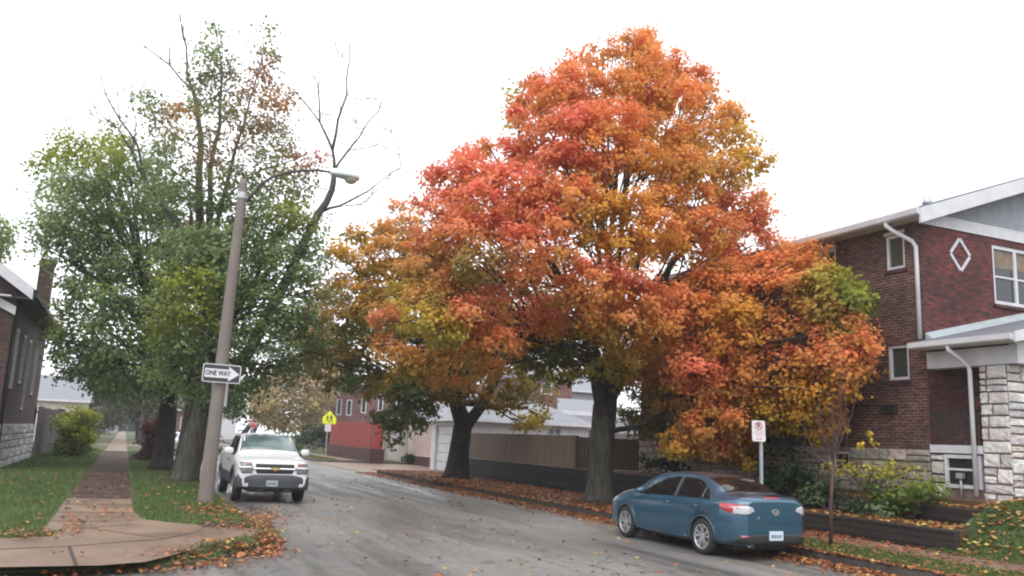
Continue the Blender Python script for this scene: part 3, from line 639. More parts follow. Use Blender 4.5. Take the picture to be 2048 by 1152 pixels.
m=MB(); m.box(18.2,18.29,51.6,58.2,.0,.62); m.build('base_course','brick_base',G3)
m=MB(); m.box(18.2,18.28,51.6,58.2,2.9,3.05); m.build('door_lintel','brick_far',G3)
sheet_roof(G3,'roof','shingle_light',[(17.9,51.2,3.22),(17.9,58.6,3.22),(21.4,58.6,4.9),(21.4,51.2,4.9)],.1)
G4=empty('shed',(17.9,58.5,.02),'narrow cream shed with white door next to the red fence end','shed')
m=MB(); facade(m,0,18.0,-1,59.0,63.0,0,2.5,[(59.5,62.2,0,2.2)],th=.2); m.box(18.2,21,59,59.2,0,2.5); m.build('wall','cream',G4)
m=MB(); m.box(18.08,18.14,59.5,62.2,.01,2.19); m.build('door','signwhite',G4)
sheet_roof(G4,'roof','shingle_dark',[(17.8,58.8,2.52),(17.8,63.2,2.52),(21,63.2,2.8),(21,58.8,2.8)],.08)
m=MB(); m.box(17.6,17.75,62.3,62.45,0,2.3); m.box(17.55,17.8,62.25,62.5,2.3,2.36); tag(m.build('post','cream',bevel=.01),'pale square gate post at the near end of the red fence','post')
# dark roof and little white gable just behind the red fence
S=empty('house',(21,72,0),'low dark-roofed outbuilding with a tiny white gable behind the red fence','house')
m=MB(); m.box(19.5,27,70,77,0,3.3); m.build('wall','brick_far',S)
sheet_roof(S,'roof','shingle_dark',[(19,69.5,3.3),(27.5,69.5,3.3),(26,73,4.3),(21,73,4.3)],.1)
m=MB(); m.prism([(19.6,3.35),(21.0,3.35),(20.3,4.1)],1,69.2,69.45); m.build('gable','white',S)
def block(name,label,x0,x1,y0,y1,z0,z1,mt,wins,cat='building',roof=None,rm='shingle',fr='signwhite',glass='glass',rov=.4,rh=2):
    r=empty(name,(x0,y0,z0),label,cat); m=MB()
    facade(m,1,y0,-1,x0,x1,z0,z1,[w_ for w_ in wins],th=.25); m.box(x0,x0+.25,y0+.25,y1,z0,z1); m.box(x1-.25,x1,y0+.25,y1,z0,z1); m.box(x0+.25,x1-.25,y1-.25,y1,z0,z1); m.build('wall',mt,r)
    for w_ in wins: window(r,1,y0,-1,*w_,fw=.12,depth=.06,glass=glass,frame=fr)
    if roof=='hip':
        a,b,c,d=x0-rov,x1+rov,y0-rov,y1+rov; my=(c+d)/2; k=(d-c)/2*.8
        m=MB(); m.add([(a,c,z1),(b,c,z1),(b,d,z1),(a,d,z1),(min(a+k,(a+b)/2),my,z1+rh),(max(b-k,(a+b)/2),my,z1+rh)],[(0,1,5,4),(1,2,5),(2,3,4,5),(3,0,4),(3,2,1,0)]); m.build('roof',rm,r)
    elif roof=='gable_x':
        a,b,c,d=x0-rov,x1+rov,y0-rov,y1+rov; my=(c+d)/2
        m=MB(); m.add([(a,c,z1),(b,c,z1),(b,my,z1+rh),(a,my,z1+rh),(a,d,z1),(b,d,z1)],[(0,1,2,3),(3,2,5,4),(0,3,4),(1,5,2),(0,4,5,1)]); m.build('roof',rm,r)
        m=MB(); m.box(a,b,c-.08,c-.004,z1-.14,z1+.03); m.build('gutter','white',r)
    return r
block('school_building','tall red brick building with narrow white-framed windows beyond the red fence',23.2,46,108,125,0,9.3,'brick_far',[(24.2,24.9,4.2,6.2),(25.5,26.2,4.2,6.2),(27.4,28.1,4.6,6.6),(29.6,30.3,5.0,7.2),(32,32.7,5.0,7.2),(35,36,5,7.2),(27.4,28.2,7.4,8.8)])
block('brick_house','red brick house with grey roof glimpsed between the two maples above the white garage',33.2,37.6,70,80,0,7.75,'brick_far',[(34.4,35.55,6.2,7.35)],cat='house',roof='hip',rm='shingle_light',rh=1.6)
block('house','pale blue-grey house glimpsed left of the big maple trunk behind the brick house',38.2,45,76,86,0,7.2,'stucco',[(38.7,39.6,5.0,6.6)],cat='house',roof='gable_x',rm='shingle_light')
block('house','cream house with long pale grey roof behind the left fence and bush',-9.5,-3.4,85,93,0,3.75,'cream',[(-8,-7.2,1.8,3.1),(-5.6,-4.8,1.8,3.1)],cat='house',roof='gable_x',rh=2.3,rm='shingle_light')
block('house','low red brick house with dark roof behind the white pickup roof',5.5,12.5,128,136,0,4.2,'brick_far',[(7,8,1.5,3.2),(10,11,1.5,3.2)],cat='house',roof='gable_x',rh=1.6,rm='shingle_dark')
block('house','white gabled house far down the street above the stop sign',11.6,17,150,160,0,5.6,'white',[(12.6,13.6,3,4.6)],cat='house',roof='gable_x',rh=1.6,rm='shingle')
block('house','grey house at the far end of the left pavement',-10,-1.2,195,205,0,3.4,'stucco',[(-8,-6.5,1.2,2.8)],cat='house',roof='gable_x',rh=2,rm='shingle_dark')
# ------------------------------------------------------------------ street lamp and signs
LP=(1.94,21.8,.15)
L=empty('street_lamp',LP,'tall tapering concrete street lamp with curved arm leaning over the parked white pickup','street lamp')
top=atY(488,358,21.8); pb=[Vector(LP)+Vector((0,0,-.05)),None]
m=MB(); base=Vector((1.94,21.8,.1)); pts=[base.lerp(top,t) for t in (0,.25,.5,.75,.985,1)]
m.tube(pts,[.18,.162,.143,.122,.103,.06],n=12); m.build('pole','pole',L,smooth=False)
arm=[atY(*p,21.8) for p in [(496,402),(505,388),(522,368),(545,354),(575,345),(610,341),(640,341),(664,345)]]
m=MB(); m.tube(arm,[.045,.042,.04,.038,.035,.033,.032,.032],8); m.build('arm','deadwood',L,smooth=True)
m=MB(); c=base.lerp(top,.935); c2=base.lerp(top,.955); m.tube([c,c2],[.125,.123],12); m.build('clamp','galv',L)
a=atY(660,344,21.8); b=atY(718,357,21.8); ax=(b-a); 
prof=[(0,.07,.07),(.08,.12,.12),(.35,.19,.15),(.7,.22,.16),(.92,.19,.13),(1,.10,.08)]
m=MB(); vs=[]; n=14; ud=Vector((0,0,1)); sdv=Vector((0,1,0))
for t,wd,ht in prof:
    c=a+ax*t
    for j in range(n):
        an=2*math.pi*j/n; hz=math.sin(an)*ht; hz=max(hz,-.06); vs.append(c+sdv*math.cos(an)*wd+ud*hz)
m.add(vs,[(i*n+j,i*n+(j+1)%n,(i+1)*n+(j+1)%n,(i+1)*n+j) for i in range(len(prof)-1) for j in range(n)]+[tuple(range(n)),tuple(range((len(prof)-1)*n,len(prof)*n))])
hd=m.build('lamp_head','lamp',L,smooth=True)
m=MB(); c=a+ax*.72+ud*-.05; m.lathe([(.19,0),(.165,-.06),(.12,-.12),(.05,-.15),(0,-.155)],c,(0,0,1),16); m.build('lens','lens',hd,smooth=True)
def rrect(cx,cz,w,h,r,n=5):
    pts=[]
    for (sx,sz,a0) in ((1,1,0),(-1,1,90),(-1,-1,180),(1,-1,270)):
        for i in range(n+1):
            an=math.radians(a0+90*i/n); pts.append((cx+sx*(w/2-r)+r*math.cos(an),cz+sz*(h/2-r)+r*math.sin(an)))
    return pts
def flatpoly(pts,M4,y0,y1,name,mt,parent):  # pts in local (x,z) plane, thickness along local normal
    m=MB(); m.hexa([tuple(M4@Vector((p[0],p[1],y0))) for p in pts],[tuple(M4@Vector((p[0],p[1],y1))) for p in pts]); return m.build(name,mt,parent)
# ONE WAY
o=(1.99,21.55,3.2); 
OW=empty('one_way_sign',o,'black and white ONE WAY arrow sign fixed to the street lamp pole','sign')
Mw=frameM(o,(1,.0,-.012),(.0,0,1))
flatpoly(rrect(0,0,.88,.44,.05),Mw,-.004,0,'panel','signwhite',OW)
flatpoly(rrect(0,0,.84,.40,.04),Mw,.001,.004,'black_field','signblack',OW)
flatpoly([(-.39,-.105),(.16,-.105),(.16,-.175),(.41,0),(.16,.175),(.16,.105),(-.39,.105)],Mw,.0055,.008,'arrow','signwhite',OW)
textmesh('lettering','ONE WAY',.165,'signblack',OW,Mw@Matrix.Translation((-.085,0,.010))@Matrix.Diagonal((.74,1,1,1)),bold=.006,rel=True)
m=MB(); m.box(1.9,2.08,21.56,21.66,3.05,3.09); m.box(1.9,2.08,21.56,21.66,3.3,3.34); m.build('bracket','galv',OW)
m=MB(); m.box(-.19,.19,-.004,.004,-.29,.29)
bo=m.build('traffic_sign','signwhite',rel=False); bo.location=(2.03,22.02,2.72); tag(bo,'pale back of a sign plate strapped behind the street lamp pole under the arrow sign','sign')
# no parking sign
NP=(13.0,15.2,.15); s=empty('no_parking_sign',NP,'white no parking sign with red circle on a grey steel post behind the blue car','sign')
m=MB(); m.box(-.035,.035,-.004,.004,0,2.15); m.box(-.035,-.028,.004,.035,0,2.15); m.box(.028,.035,.004,.035,0,2.15)
p=m.build('post','galv',s,rel=False)
cp=atY(1518,862,15.15); o=(13.0,15.16,2.36); dx=cp.x-13.0
Mn=frameM((13.0+dx,15.16,cp.z),(math.cos(.32),-math.sin(.32),0),(-.03,0,1))
flatpoly(rrect(0,0,.305,.46,.035),Mn,-.003,0,'panel','signwhite',s)
def ring(R,r,c,M4,mt,name,parent,n=28,h0=.001,h1=.003):
    m=MB(); vs=[]
    for j in range(n):
        a=2*math.pi*j/n
        for rr,h in ((R,h0),(R,h1),(r,h1),(r,h0)): vs.append(tuple(M4@Vector((c[0]+rr*math.cos(a),c[1]+rr*math.sin(a),h))))
    m.add(vs,[(j*4+k,j*4+(k+1)%4,((j+1)%n)*4+(k+1)%4,((j+1)%n)*4+k) for j in range(n) for k in range(4)]); return m.build(name,mt,parent)
flatpoly([(a*.985,b*.985) for a,b in rrect(0,0,.29,.445,.03)],Mn,.0005,.0012,'face','signwhite',s)
ring(.088,.070,(0,.112),Mn,'signred','red_circle',s,h0=.0015,h1=.004)
textmesh('lettering','P',.14,'signblack',s,Mn@Matrix.Translation((0,.112,.003)),bold=.004,rel=True)
flatpoly([(-.067,.165),(-.053,.178),(.067,.06),(.053,.047)],Mn,.0042,.0055,'slash','signred',s)
for k,(zz,wd) in enumerate([(-.01,.2),(-.045,.22),(-.08,.2),(-.115,.16)]): flatpoly([(-wd/2,zz),(wd/2,zz),(wd/2,zz+.012),(-wd/2,zz+.012)],Mn,.0015,.0028,'print_line','signpink',s)
flatpoly([(-.075,-.175),(-.05,-.155),(-.05,-.168),(.05,-.168),(.05,-.155),(.075,-.175),(.05,-.195),(.05,-.182),(-.05,-.182),(-.05,-.195)],Mn,.0015,.003,'arrow','signred',s)
# school crossing sign
SP=(14.25,66,.15); s=empty('school_crossing_sign',SP,'bright yellow-green school crossing sign with two walking figures beside the red fence','sign')
m=MB(); m.box(-.04,.04,-.01,.05,0,3.3); m.build('post','galv',s,rel=False)
cc=atY(659,836,65.95); Ms=frameM((cc.x,65.93,cc.z),(1,0,-.03),(.0,0,1))
flatpoly([(-.52,-.44),(.52,-.44),(.52,.02),(0,.56),(-.52,.02)],Ms,-.004,0,'panel','signyellow',s)
def figure(x,k):
    P=[(-.03,.27),(.0,.30),(.035,.27),(.03,.21),(.06,.17),(.11,.06),(.08,.04),(.05,.1),(.05,-.02),(.11,-.17),(.12,-.28),(.07,-.28),(.06,-.18),(.0,-.06),(-.05,-.17),(-.10,-.28),(-.14,-.26),(-.08,-.14),(-.05,.0),(-.06,.09),(-.1,.02),(-.13,.04),(-.08,.15),(-.04,.2)]
    flatpoly([(x+a*k,b*k-.05) for a,b in P],Ms,.002,.006,'walking_figure','signblack',s)
figure(-.15,.95); figure(.14,1.1)
cp=atY(656,853,65.95); Mp=frameM((cp.x,65.93,cp.z-.1),(1,0,-.03),(0,0,1)); flatpoly(rrect(0,0,.5,.6,.04),Mp,-.004,0,'lower_plate','signpink',s)
flatpoly(rrect(0,0,.44,.54,.03),Mp,.001,.003,'plate_face','signwhite',s)
# stop sign
cs=atY(507,847,85); s=empty('stop_sign',(cs.x,85,.15),'small red stop sign far down the street just above the white pickup roof','sign')
m=MB(); m.box(-.04,.04,.01,.07,0,cs.z-.1); m.build('post','galv',s,rel=False)
Mo=frameM((cs.x,84.98,cs.z),(1,0,0),(0,0,1)); oc=[(math.cos(math.radians(22.5+45*i)),math.sin(math.radians(22.5+45*i))) for i in range(8)]
flatpoly([(a*.45,b*.45) for a,b in oc],Mo,-.004,0,'panel','signwhite',s); flatpoly([(a*.42,b*.42) for a,b in oc],Mo,.001,.004,'red_face','signred',s)
textmesh('lettering','STOP',.32,'signwhite',s,Mo@Matrix.Translation((0,0,.006)),bold=.008,rel=True)
# storm drain slab at the left corner
dx,dy=gp(455,1052,.15); m=MB(); m.box(dx-.45,dx+.45,dy-.18,dy+.18,.155,.18); o=m.build('drain_cover','kerb',bevel=.01); tag(o,'flat grey concrete drain cover among leaves below the street lamp','drain cover')
m=MB(); m.box(dx-.3,dx+.2,dy-.06,dy-.02,.1805,.184); m.build('slot','dark',o,rel=False)
# ------------------------------------------------------------------ cars
def herm(xs,ys,x):
    xs=np.array(xs,float); ys=np.array(ys,float); d=np.diff(ys)/np.diff(xs); m=np.zeros(len(xs)); m[1:-1]=np.where(d[1:]*d[:-1]>0,2*d[1:]*d[:-1]/(d[1:]+d[:-1]+1e-12),0); m[0]=d[0]; m[-1]=d[-1]
    i=np.clip(np.searchsorted(xs,x)-1,0,len(xs)-2); h=xs[i+1]-xs[i]; t=(x-xs[i])/h
    return (2*t**3-3*t**2+1)*ys[i]+(t**3-2*t**2+t)*h*m[i]+(-2*t**3+3*t**2)*ys[i+1]+(t**3-t**2)*h*m[i+1]
def carbody(T,ny,mats,root,arches,zclad=None,name='body'):
    ys=np.concatenate([[T['y'][0]],np.linspace(T['y'][0]+.01,T['y'][-1]-.01,ny),[T['y'][-1]]]); g=lambda k: herm(*T[k],ys)
    zt,zb,wm,wt,zl,ed=g('top'),g('belt'),g('wmax'),g('wtop'),g('low'),g('edge')
    secs=[]
    for i in range(len(ys)):
        W=wm[i]; b=zb[i]; lo=zl[i]; t=zt[i]; e=ed[i]; mid=lo+(b-lo)*.45
        P=[(0,lo),(.75*W,lo),(.93*W,lo+.03),(.985*W,lo+.12),(1.0*W,mid),(.995*W,b-.10),(T['sh']*W,b-.015),(T['sh']*W-.03,b+.012)]
        w2,z2=wt[i],t-e
        a=P[-1]; P+=[(a[0]+(w2-a[0])*.35,a[1]+(z2-a[1])*.40),(a[0]+(w2-a[0])*.72,a[1]+(z2-a[1])*.76),(w2,z2),(w2*.9,z2+(t-z2)*.5),(w2*.55,t-.15*e),(0,t)]
        secs.append(P)
    k=len(secs[0]); V=[]; 
    for i,P in enumerate(secs):
        full=P+[(-x,z) for x,z in reversed(P[1:-1])]
        V+=[(x,ys[i],z) for x,z in full]
    n=2*k-2; F=[(i*n+j,i*n+(j+1)%n,(i+1)*n+(j+1)%n,(i+1)*n+j) for i in range(len(ys)-1) for j in range(n)]
    F+=[tuple(range(n)),tuple(range((len(ys)-1)*n,len(ys)*n))]
    me=bpy.data.meshes.new(name); me.from_pydata(V,[],F); bm=bmesh.new(); bm.from_mesh(me); bmesh.ops.recalc_face_normals(bm,faces=bm.faces); bm.to_mesh(me); bm.free()
    for mt in mats: me.materials.append(M[mt])
    o=bpy.data.objects.new(name,me); COL.objects.link(o)
    bv=None
    cm=MB()
    for (yy,R,zc) in arches:
        for sx in (-1,1):
            n=32; c0=[(sx*.52,yy+R*math.cos(2*math.pi*j/n),zc+R*math.sin(2*math.pi*j/n)) for j in range(n)]; c1=[(sx*1.3,b_,c_) for _,b_,c_ in c0]
            cm.hexa(c0,c1,mi=len(mats)-1)
    co=cm.build('cutter',mats); 
    bo=o.modifiers.new('b','BOOLEAN'); bo.operation='DIFFERENCE'; bo.solver='EXACT'; bo.object=co
    dg=bpy.context.evaluated_depsgraph_get(); me2=bpy.data.meshes.new_from_object(o.evaluated_get(dg)); bpy.data.objects.remove(o); bpy.data.objects.remove(co)
    me2.name=name
    dk=len(mats)-1
    for p in me2.polygons:
        if zclad is not None and p.material_index!=dk and p.center.z<zclad(p.center): p.material_index=1
    me2.polygons.foreach_set('use_smooth',[len(p.vertices)<10 and p.material_index!=dk for p in me2.polygons])
    bm=bmesh.new(); bm.from_mesh(me2); bv=BVHTree.FromBMesh(bm); bm.free()
    o=bpy.data.objects.new(name,me2); COL.objects.link(o); o.parent=root
    wn=o.modifiers.new('wn','WEIGHTED_NORMAL'); 
    return o,bv
def decal(bv,poly,view,name,mt,parent,off=.006,step=.05,side=1,label=None,orig=None):
    """real panel laid on the body: polygon seen in a view direction, gridded, dropped on the surface and given a raised rim"""
    if view=='side': u,v,d=Vector((0,1,0)),Vector((0,0,1)),Vector((-side,0,0))
    elif view=='rear': u,v,d=Vector((1,0,0)),Vector((0,0,1)),Vector((0,1,0))
    elif view=='front': u,v,d=Vector((1,0,0)),Vector((0,0,1)),Vector((0,-1,0))
    elif view=='top': u,v,d=Vector((1,0,0)),Vector((0,1,0)),Vector((0,0,-1))
    bm=bmesh.new(); f=bm.faces.new([bm.verts.new((p[0],p[1],0)) for p in poly])
    xs=[p[0] for p in poly]; zs=[p[1] for p in poly]
    for lo,hi,nm in ((min(xs),max(xs),(1,0,0)),(min(zs),max(zs),(0,1,0))):
        n=int((hi-lo)/step)
        for i in range(1,n+1):
            c=lo+(hi-lo)*i/(n+1); bmesh.ops.bisect_plane(bm,geom=bm.verts[:]+bm.edges[:]+bm.faces[:],plane_co=(c,0,0) if nm[0] else (0,c,0),plane_no=nm)
    bad=[]
    for vt in bm.verts:
        p=u*vt.co.x+v*vt.co.y; hit=bv.ray_cast(p-d*6,d)
        if hit[0] is None: bad.append(vt); continue
        nn=hit[1] if hit[1].dot(d)<0 else -hit[1]
        vt.co=hit[0]+(nn*.5-d*.5).normalized()*off
    bmesh.ops.delete(bm,geom=bad,context='VERTS')
    ex=[e for e in bm.edges if e.is_boundary]
    r=bmesh.ops.extrude_edge_only(bm,edges=ex)
    for vt in [q for q in r['geom'] if isinstance(q,bmesh.types.BMVert)]: vt.co+=d*(off*1.6)
    bmesh.ops.recalc_face_normals(bm,faces=bm.faces)
    me=bpy.data.meshes.new(name); bm.to_mesh(me); bm.free(); me.materials.append(M[mt])
    me.polygons.foreach_set('use_smooth',[True]*len(me.polygons))
    o=bpy.data.objects.new(name,me); COL.objects.link(o); o.parent=parent
    if label: o['label']=label
    return o
def wheel(root,x,y,R,wd,sx,rimR,spokes=10,twin=.0,rimmat='alloy'):
    c=Vector((x,y,R)); A=Vector((sx,0,0)); h=wd/2
    m=MB(); m.lathe([(rimR*.8,-h*.2),(rimR*.3,h*.1),(0,h*.1)],c,A,20); w_=m.build('wheel','cardark',root,smooth=True,rel=False)
    m=MB(); m.lathe([(rimR,-h*.9),(rimR+.03,-h),(R-.02,-h*.92),(R,-h*.6),(R,h*.6),(R-.02,h*.9),(rimR+.04,h),(rimR,h*.93)],c,A,40); m.build('tyre','tyre',w_,smooth=True,rel=False)
    m=MB(); m.lathe([(rimR+.004,h*.93),(rimR-.012,h*.96),(rimR-.022,h*.85),(rimR-.03,h*.1)],c,A,40)
    m.lathe([(0,h*.8),(.05,h*.78),(.062,h*.68),(.062,h*.3)],c,A,20)
    a0=Vector((0,0,1)); b0=A.cross(a0)
    for i in range(spokes):
        an=2*math.pi*(i+.5)/spokes + (twin if i%2 else -twin); d=a0*math.cos(an)+b0*math.sin(an); q=A.cross(d)
        r0,r1=.045,rimR-.016; w0,w1=.016,.021
        P=[d*r0-q*w0,d*r0+q*w0,d*r1+q*w1,d*r1-q*w1]
        m.hexa([tuple(c+p+A*(h*.52)) for p in P],[tuple(c+P[0]+A*(h*.76)),tuple(c+P[1]+A*(h*.76)),tuple(c+P[2]*1+A*(h*.9)),tuple(c+P[3]+A*(h*.9))])
    m.build('rim',rimmat,w_,smooth=False,rel=False)
SED=dict(y=(-.98,3.6),sh=.955,
 top=([-.98,-.96,-.86,-.62,-.42,-.1,.25,.65,1.05,1.5,1.95,2.45,2.62,3.0,3.35,3.52,3.6],[1.02,1.075,1.105,1.125,1.15,1.29,1.395,1.45,1.465,1.445,1.35,1.10,1.035,.97,.86,.74,.60]),
 belt=([-.98,-.9,-.6,0,1,2,2.6,3.2,3.5,3.6],[.98,1.0,1.015,1.0,.965,.925,.90,.80,.66,.54]),
 wmax=([-.98,-.95,-.86,-.7,-.4,.5,2.4,2.9,3.3,3.5,3.57,3.6],[.60,.68,.77,.835,.868,.877,.872,.855,.79,.66,.55,.42]),
 wtop=([-.98,-.8,-.5,-.3,0,.4,1,1.6,2.1,2.5,2.7,3.2,3.5,3.6],[.50,.60,.64,.63,.585,.555,.555,.56,.60,.66,.68,.60,.45,.3]),
 low=([-.98,-.9,-.6,0,2.6,3.2,3.6],[.30,.25,.23,.20,.20,.21,.26]),
 edge=([-.98,-.5,-.2,.3,1,2,2.5,2.8,3.6],[.02,.03,.05,.06,.065,.06,.05,.03,.03]))
def sedan(name,label,paint,loc,rz,detail=True,group=None):
    R=empty(name,loc,label,'car',group,rz)
    o,bv=carbody(SED,56,[paint,'cardark'],R,[(0,.355,.33),(2.64,.355,.33)])
    D=lambda *a,**k: decal(bv,*a,**k)
    for sd in (-1,1):
        D([(.93,.985),(2.12,.945),(2.16,.965),(1.75,1.17),(1.45,1.285),(1.15,1.345),(.93,1.36)],'side','window','carglass',R,side=sd)
        D([(.87,.985),(.87,1.362),(.55,1.355),(.3,1.305),(.12,1.235),(.07,1.0)],'side','window','carglass',R,side=sd)
        D([(.035,1.0),(.08,1.215),(-.08,1.12),(-.2,1.02),(-.17,1.005)],'side','window','carglass',R,side=sd)
        for y in ((.90,),(2.14,)):
            D([(y[0]-.004,.34),(y[0]+.004,.34),(y[0]+.004,.97),(y[0]-.004,.97)],'side','door_gap','cardark',R,side=sd,off=.0015)
        D([(.42,.34),(.44,.34),(.36,.6),(.12,.80),(.03,.97),(.018,.97),(.1,.79),(.34,.6)],'side','door_gap','cardark',R,side=sd,off=.0015)
        for y in (.16,1.06):
            D([(y,.845),(y+.19,.84),(y+.2,.87),(y,.875)],'side','door_handle',paint,R,side=sd,off=.028)
        if detail:
            for yy in (0,2.64):
                pts=[]; 
                for k in range(19):
                    a_=math.radians(-8+196*k/18); pts.append((yy+.383*math.cos(a_),.33+.383*math.sin(a_)))
                for k in range(18,-1,-1):
                    a_=math.radians(-8+196*k/18); pts.append((yy+.357*math.cos(a_),.33+.357*math.sin(a_)))
                D(pts,'side','arch_lip',paint,R,side=sd,off=.006)
            D([(.5,.25),(2.2,.25),(2.2,.30),(.5,.30)],'side','side_skirt',paint,R,side=sd,off=.018)
        # mirror
        m=MB(); n=10
        m.add([(sd*(.86+.13*(k%2)),2.0,0) for k in range(0)],[])
        vs=[];
        for t,s_ in ((0,.5),(.15,.9),(.6,1),(.9,.85),(1,.5)):
            for j in range(n): a_=2*math.pi*j/n; vs.append((sd*(.90+.115*math.cos(a_)*s_),1.93+.16*t,1.02+.065*math.sin(a_)*s_))
        m.add(vs,[(i*n+j,i*n+(j+1)%n,(i+1)*n+(j+1)%n,(i+1)*n+j) for i in range(4) for j in range(n)]+[tuple(range(n)),tuple(range(4*n,5*n))]); m.build('mirror',paint,R,smooth=True,rel=False)
        D([(sd*a_,b_) for a_,b_ in ((.47,.86),(.62,.80),(.80,.80),(.82,.93),(.60,.945),(.50,.92))][::sd],'rear','tail_light','clearlens',R,off=.012,step=.03)
        D([(-.93,.79),(-.60,.855),(-.46,.955),(-.68,.975),(-.955,.955)],'side','tail_light','redlens',R,side=sd,off=.010,step=.03)
        D([(3.5,.62),(3.1,.74),(3.02,.82),(3.3,.80),(3.52,.72)],'side','headlight','clearlens',R,side=sd,off=.008,step=.03)
        D([(sd*a_,b_) for a_,b_ in ((.46,.385),(.70,.41),(.72,.44),(.5,.435))][::sd],'rear','reflector','redlens',R,off=.01,step=.03)
        wheel(R,sd*.775,0,.323,.205,sd,.222,10,.07); wheel(R,sd*.775,2.64,.323,.205,sd,.222,10,.07)
    D([(-.58,-.44),(.58,-.44),(.54,-.1),(.48,.28),(-.48,.28),(-.54,-.1)],'top','rear_window','carglass',R,off=.004,step=.08)
    D([(-.52,1.86),(.52,1.86),(.62,2.44),(-.62,2.44)],'top','windscreen','carglass',R,off=.004,step=.08)
    D([(-.17,-.915),(.17,-.915),(.17,-.875),(-.17,-.875)],'top','brake_light','redlens',R,off=.006)
    # lower bumper, boot lid line, plate, emblem
    D([(-.80,.29),(.80,.29),(.76,.40),(.45,.46),(-.45,.46),(-.76,.40)],'rear','lower_bumper','cardark',R,off=.012)
    D([(-.7,.63),(.7,.63),(.7,.636),(-.7,.636)],'rear','boot_gap','cardark',R,off=.0025)
    for sd in (-1,1): D([(sd*a_,b_) for a_,b_ in ((.545,.64),(.552,.64),(.545,.80),(.538,.80))][::sd],'rear','boot_gap','cardark',R,off=.0025)
    m=MB(); m.box(-.155,.155,-1.012,-.995,.36,.52); pl_=m.build('number_plate','plate',R,bevel=.004,rel=False)
    m=MB()
    for k in range(6): m.box(-.115+k*.04,-.09+k*.04,-1.016,-1.0125,.405,.46)
    m.build('plate_print','plateink',pl_,rel=False)
    # oval emblem with a winged V
    e=MB(); n=24; vs=[]
    for j in range(n):
        a_=2*math.pi*j/n
        for s_,yy in ((1,-.985),(1,-1.0),(.78,-1.0),(.78,-.985)): vs.append((.078*math.cos(a_)*s_,yy,.845+.055*math.sin(a_)*s_))
    e.add(vs,[(j*4+k,j*4+(k+1)%4,((j+1)%n)*4+(k+1)%4,((j+1)%n)*4+k) for j in range(n) for k in range(4)])
    for q in (-1,1): e.prism([(q*.066,.872),(q*.03,.862),(0,.825),(0,.808),(q*.04,.845)][::q],1,-.998,-.986)
    e.build('emblem','alloy',R,smooth=False,rel=False)
    if detail:
        m=MB(); m.lathe([(.035,0),(.035,-.1),(.028,-.1),(.028,0)],(-.55,-.93,.27),(0,1,0),14); m.build('exhaust','chrome',R,rel=False)
        textmesh('lettering','mazda 3',.07,'alloy',R,frameM((-.47,-.972,.745),(1,-.12,0),(0,0,1)),bold=.001)
    m=MB(); m.box(-.6,.6,-.6,3.2,.16,.24); m.build('underbody','cardark',R,rel=False)
    return R
rear=Vector((9.86+.90,13.22)); sedan('parked_car','blue four-door saloon parked against the right kerb in the foreground','blue',(rear.x,rear.y,0),math.radians(.0))
# white pickup SUV seen from the front
TR=dict(y=(-4.35,.98),sh=.965,
 top=([-4.35,-4.3,-4.15,-3.0,-2.6,-1.2,-1.0,-.3,-.15,.4,.75,.9,.95,.98],[1.25,1.27,1.27,1.30,1.80,1.82,1.80,1.33,1.25,1.19,1.14,1.08,1.03,.97]),
 belt=([-4.35,-1,-.2,.6,.9,.98],[1.20,1.20,1.17,1.08,1.0,.93]),
 wmax=([-4.35,-4.2,-3.5,.4,.75,.9,.98],[.84,.92,.95,.95,.935,.895,.82]),
 wtop=([-4.35,-3.0,-2.6,-1.1,-.3,-.1,.4,.9,.98],[.84,.84,.70,.70,.80,.86,.85,.80,.76]),
 low=([-4.35,-3.9,0,.7,.98],[.5,.38,.34,.34,.40]),
 edge=([-4.35,-3.0,-2.6,-1,-.3,0,.98],[.04,.04,.08,.08,.06,.05,.05]))
T=empty('parked_pickup',(3.76,24.45,0),'white four-door pickup with grey lower cladding parked facing the camera beside the street lamp','pickup',None,math.pi)
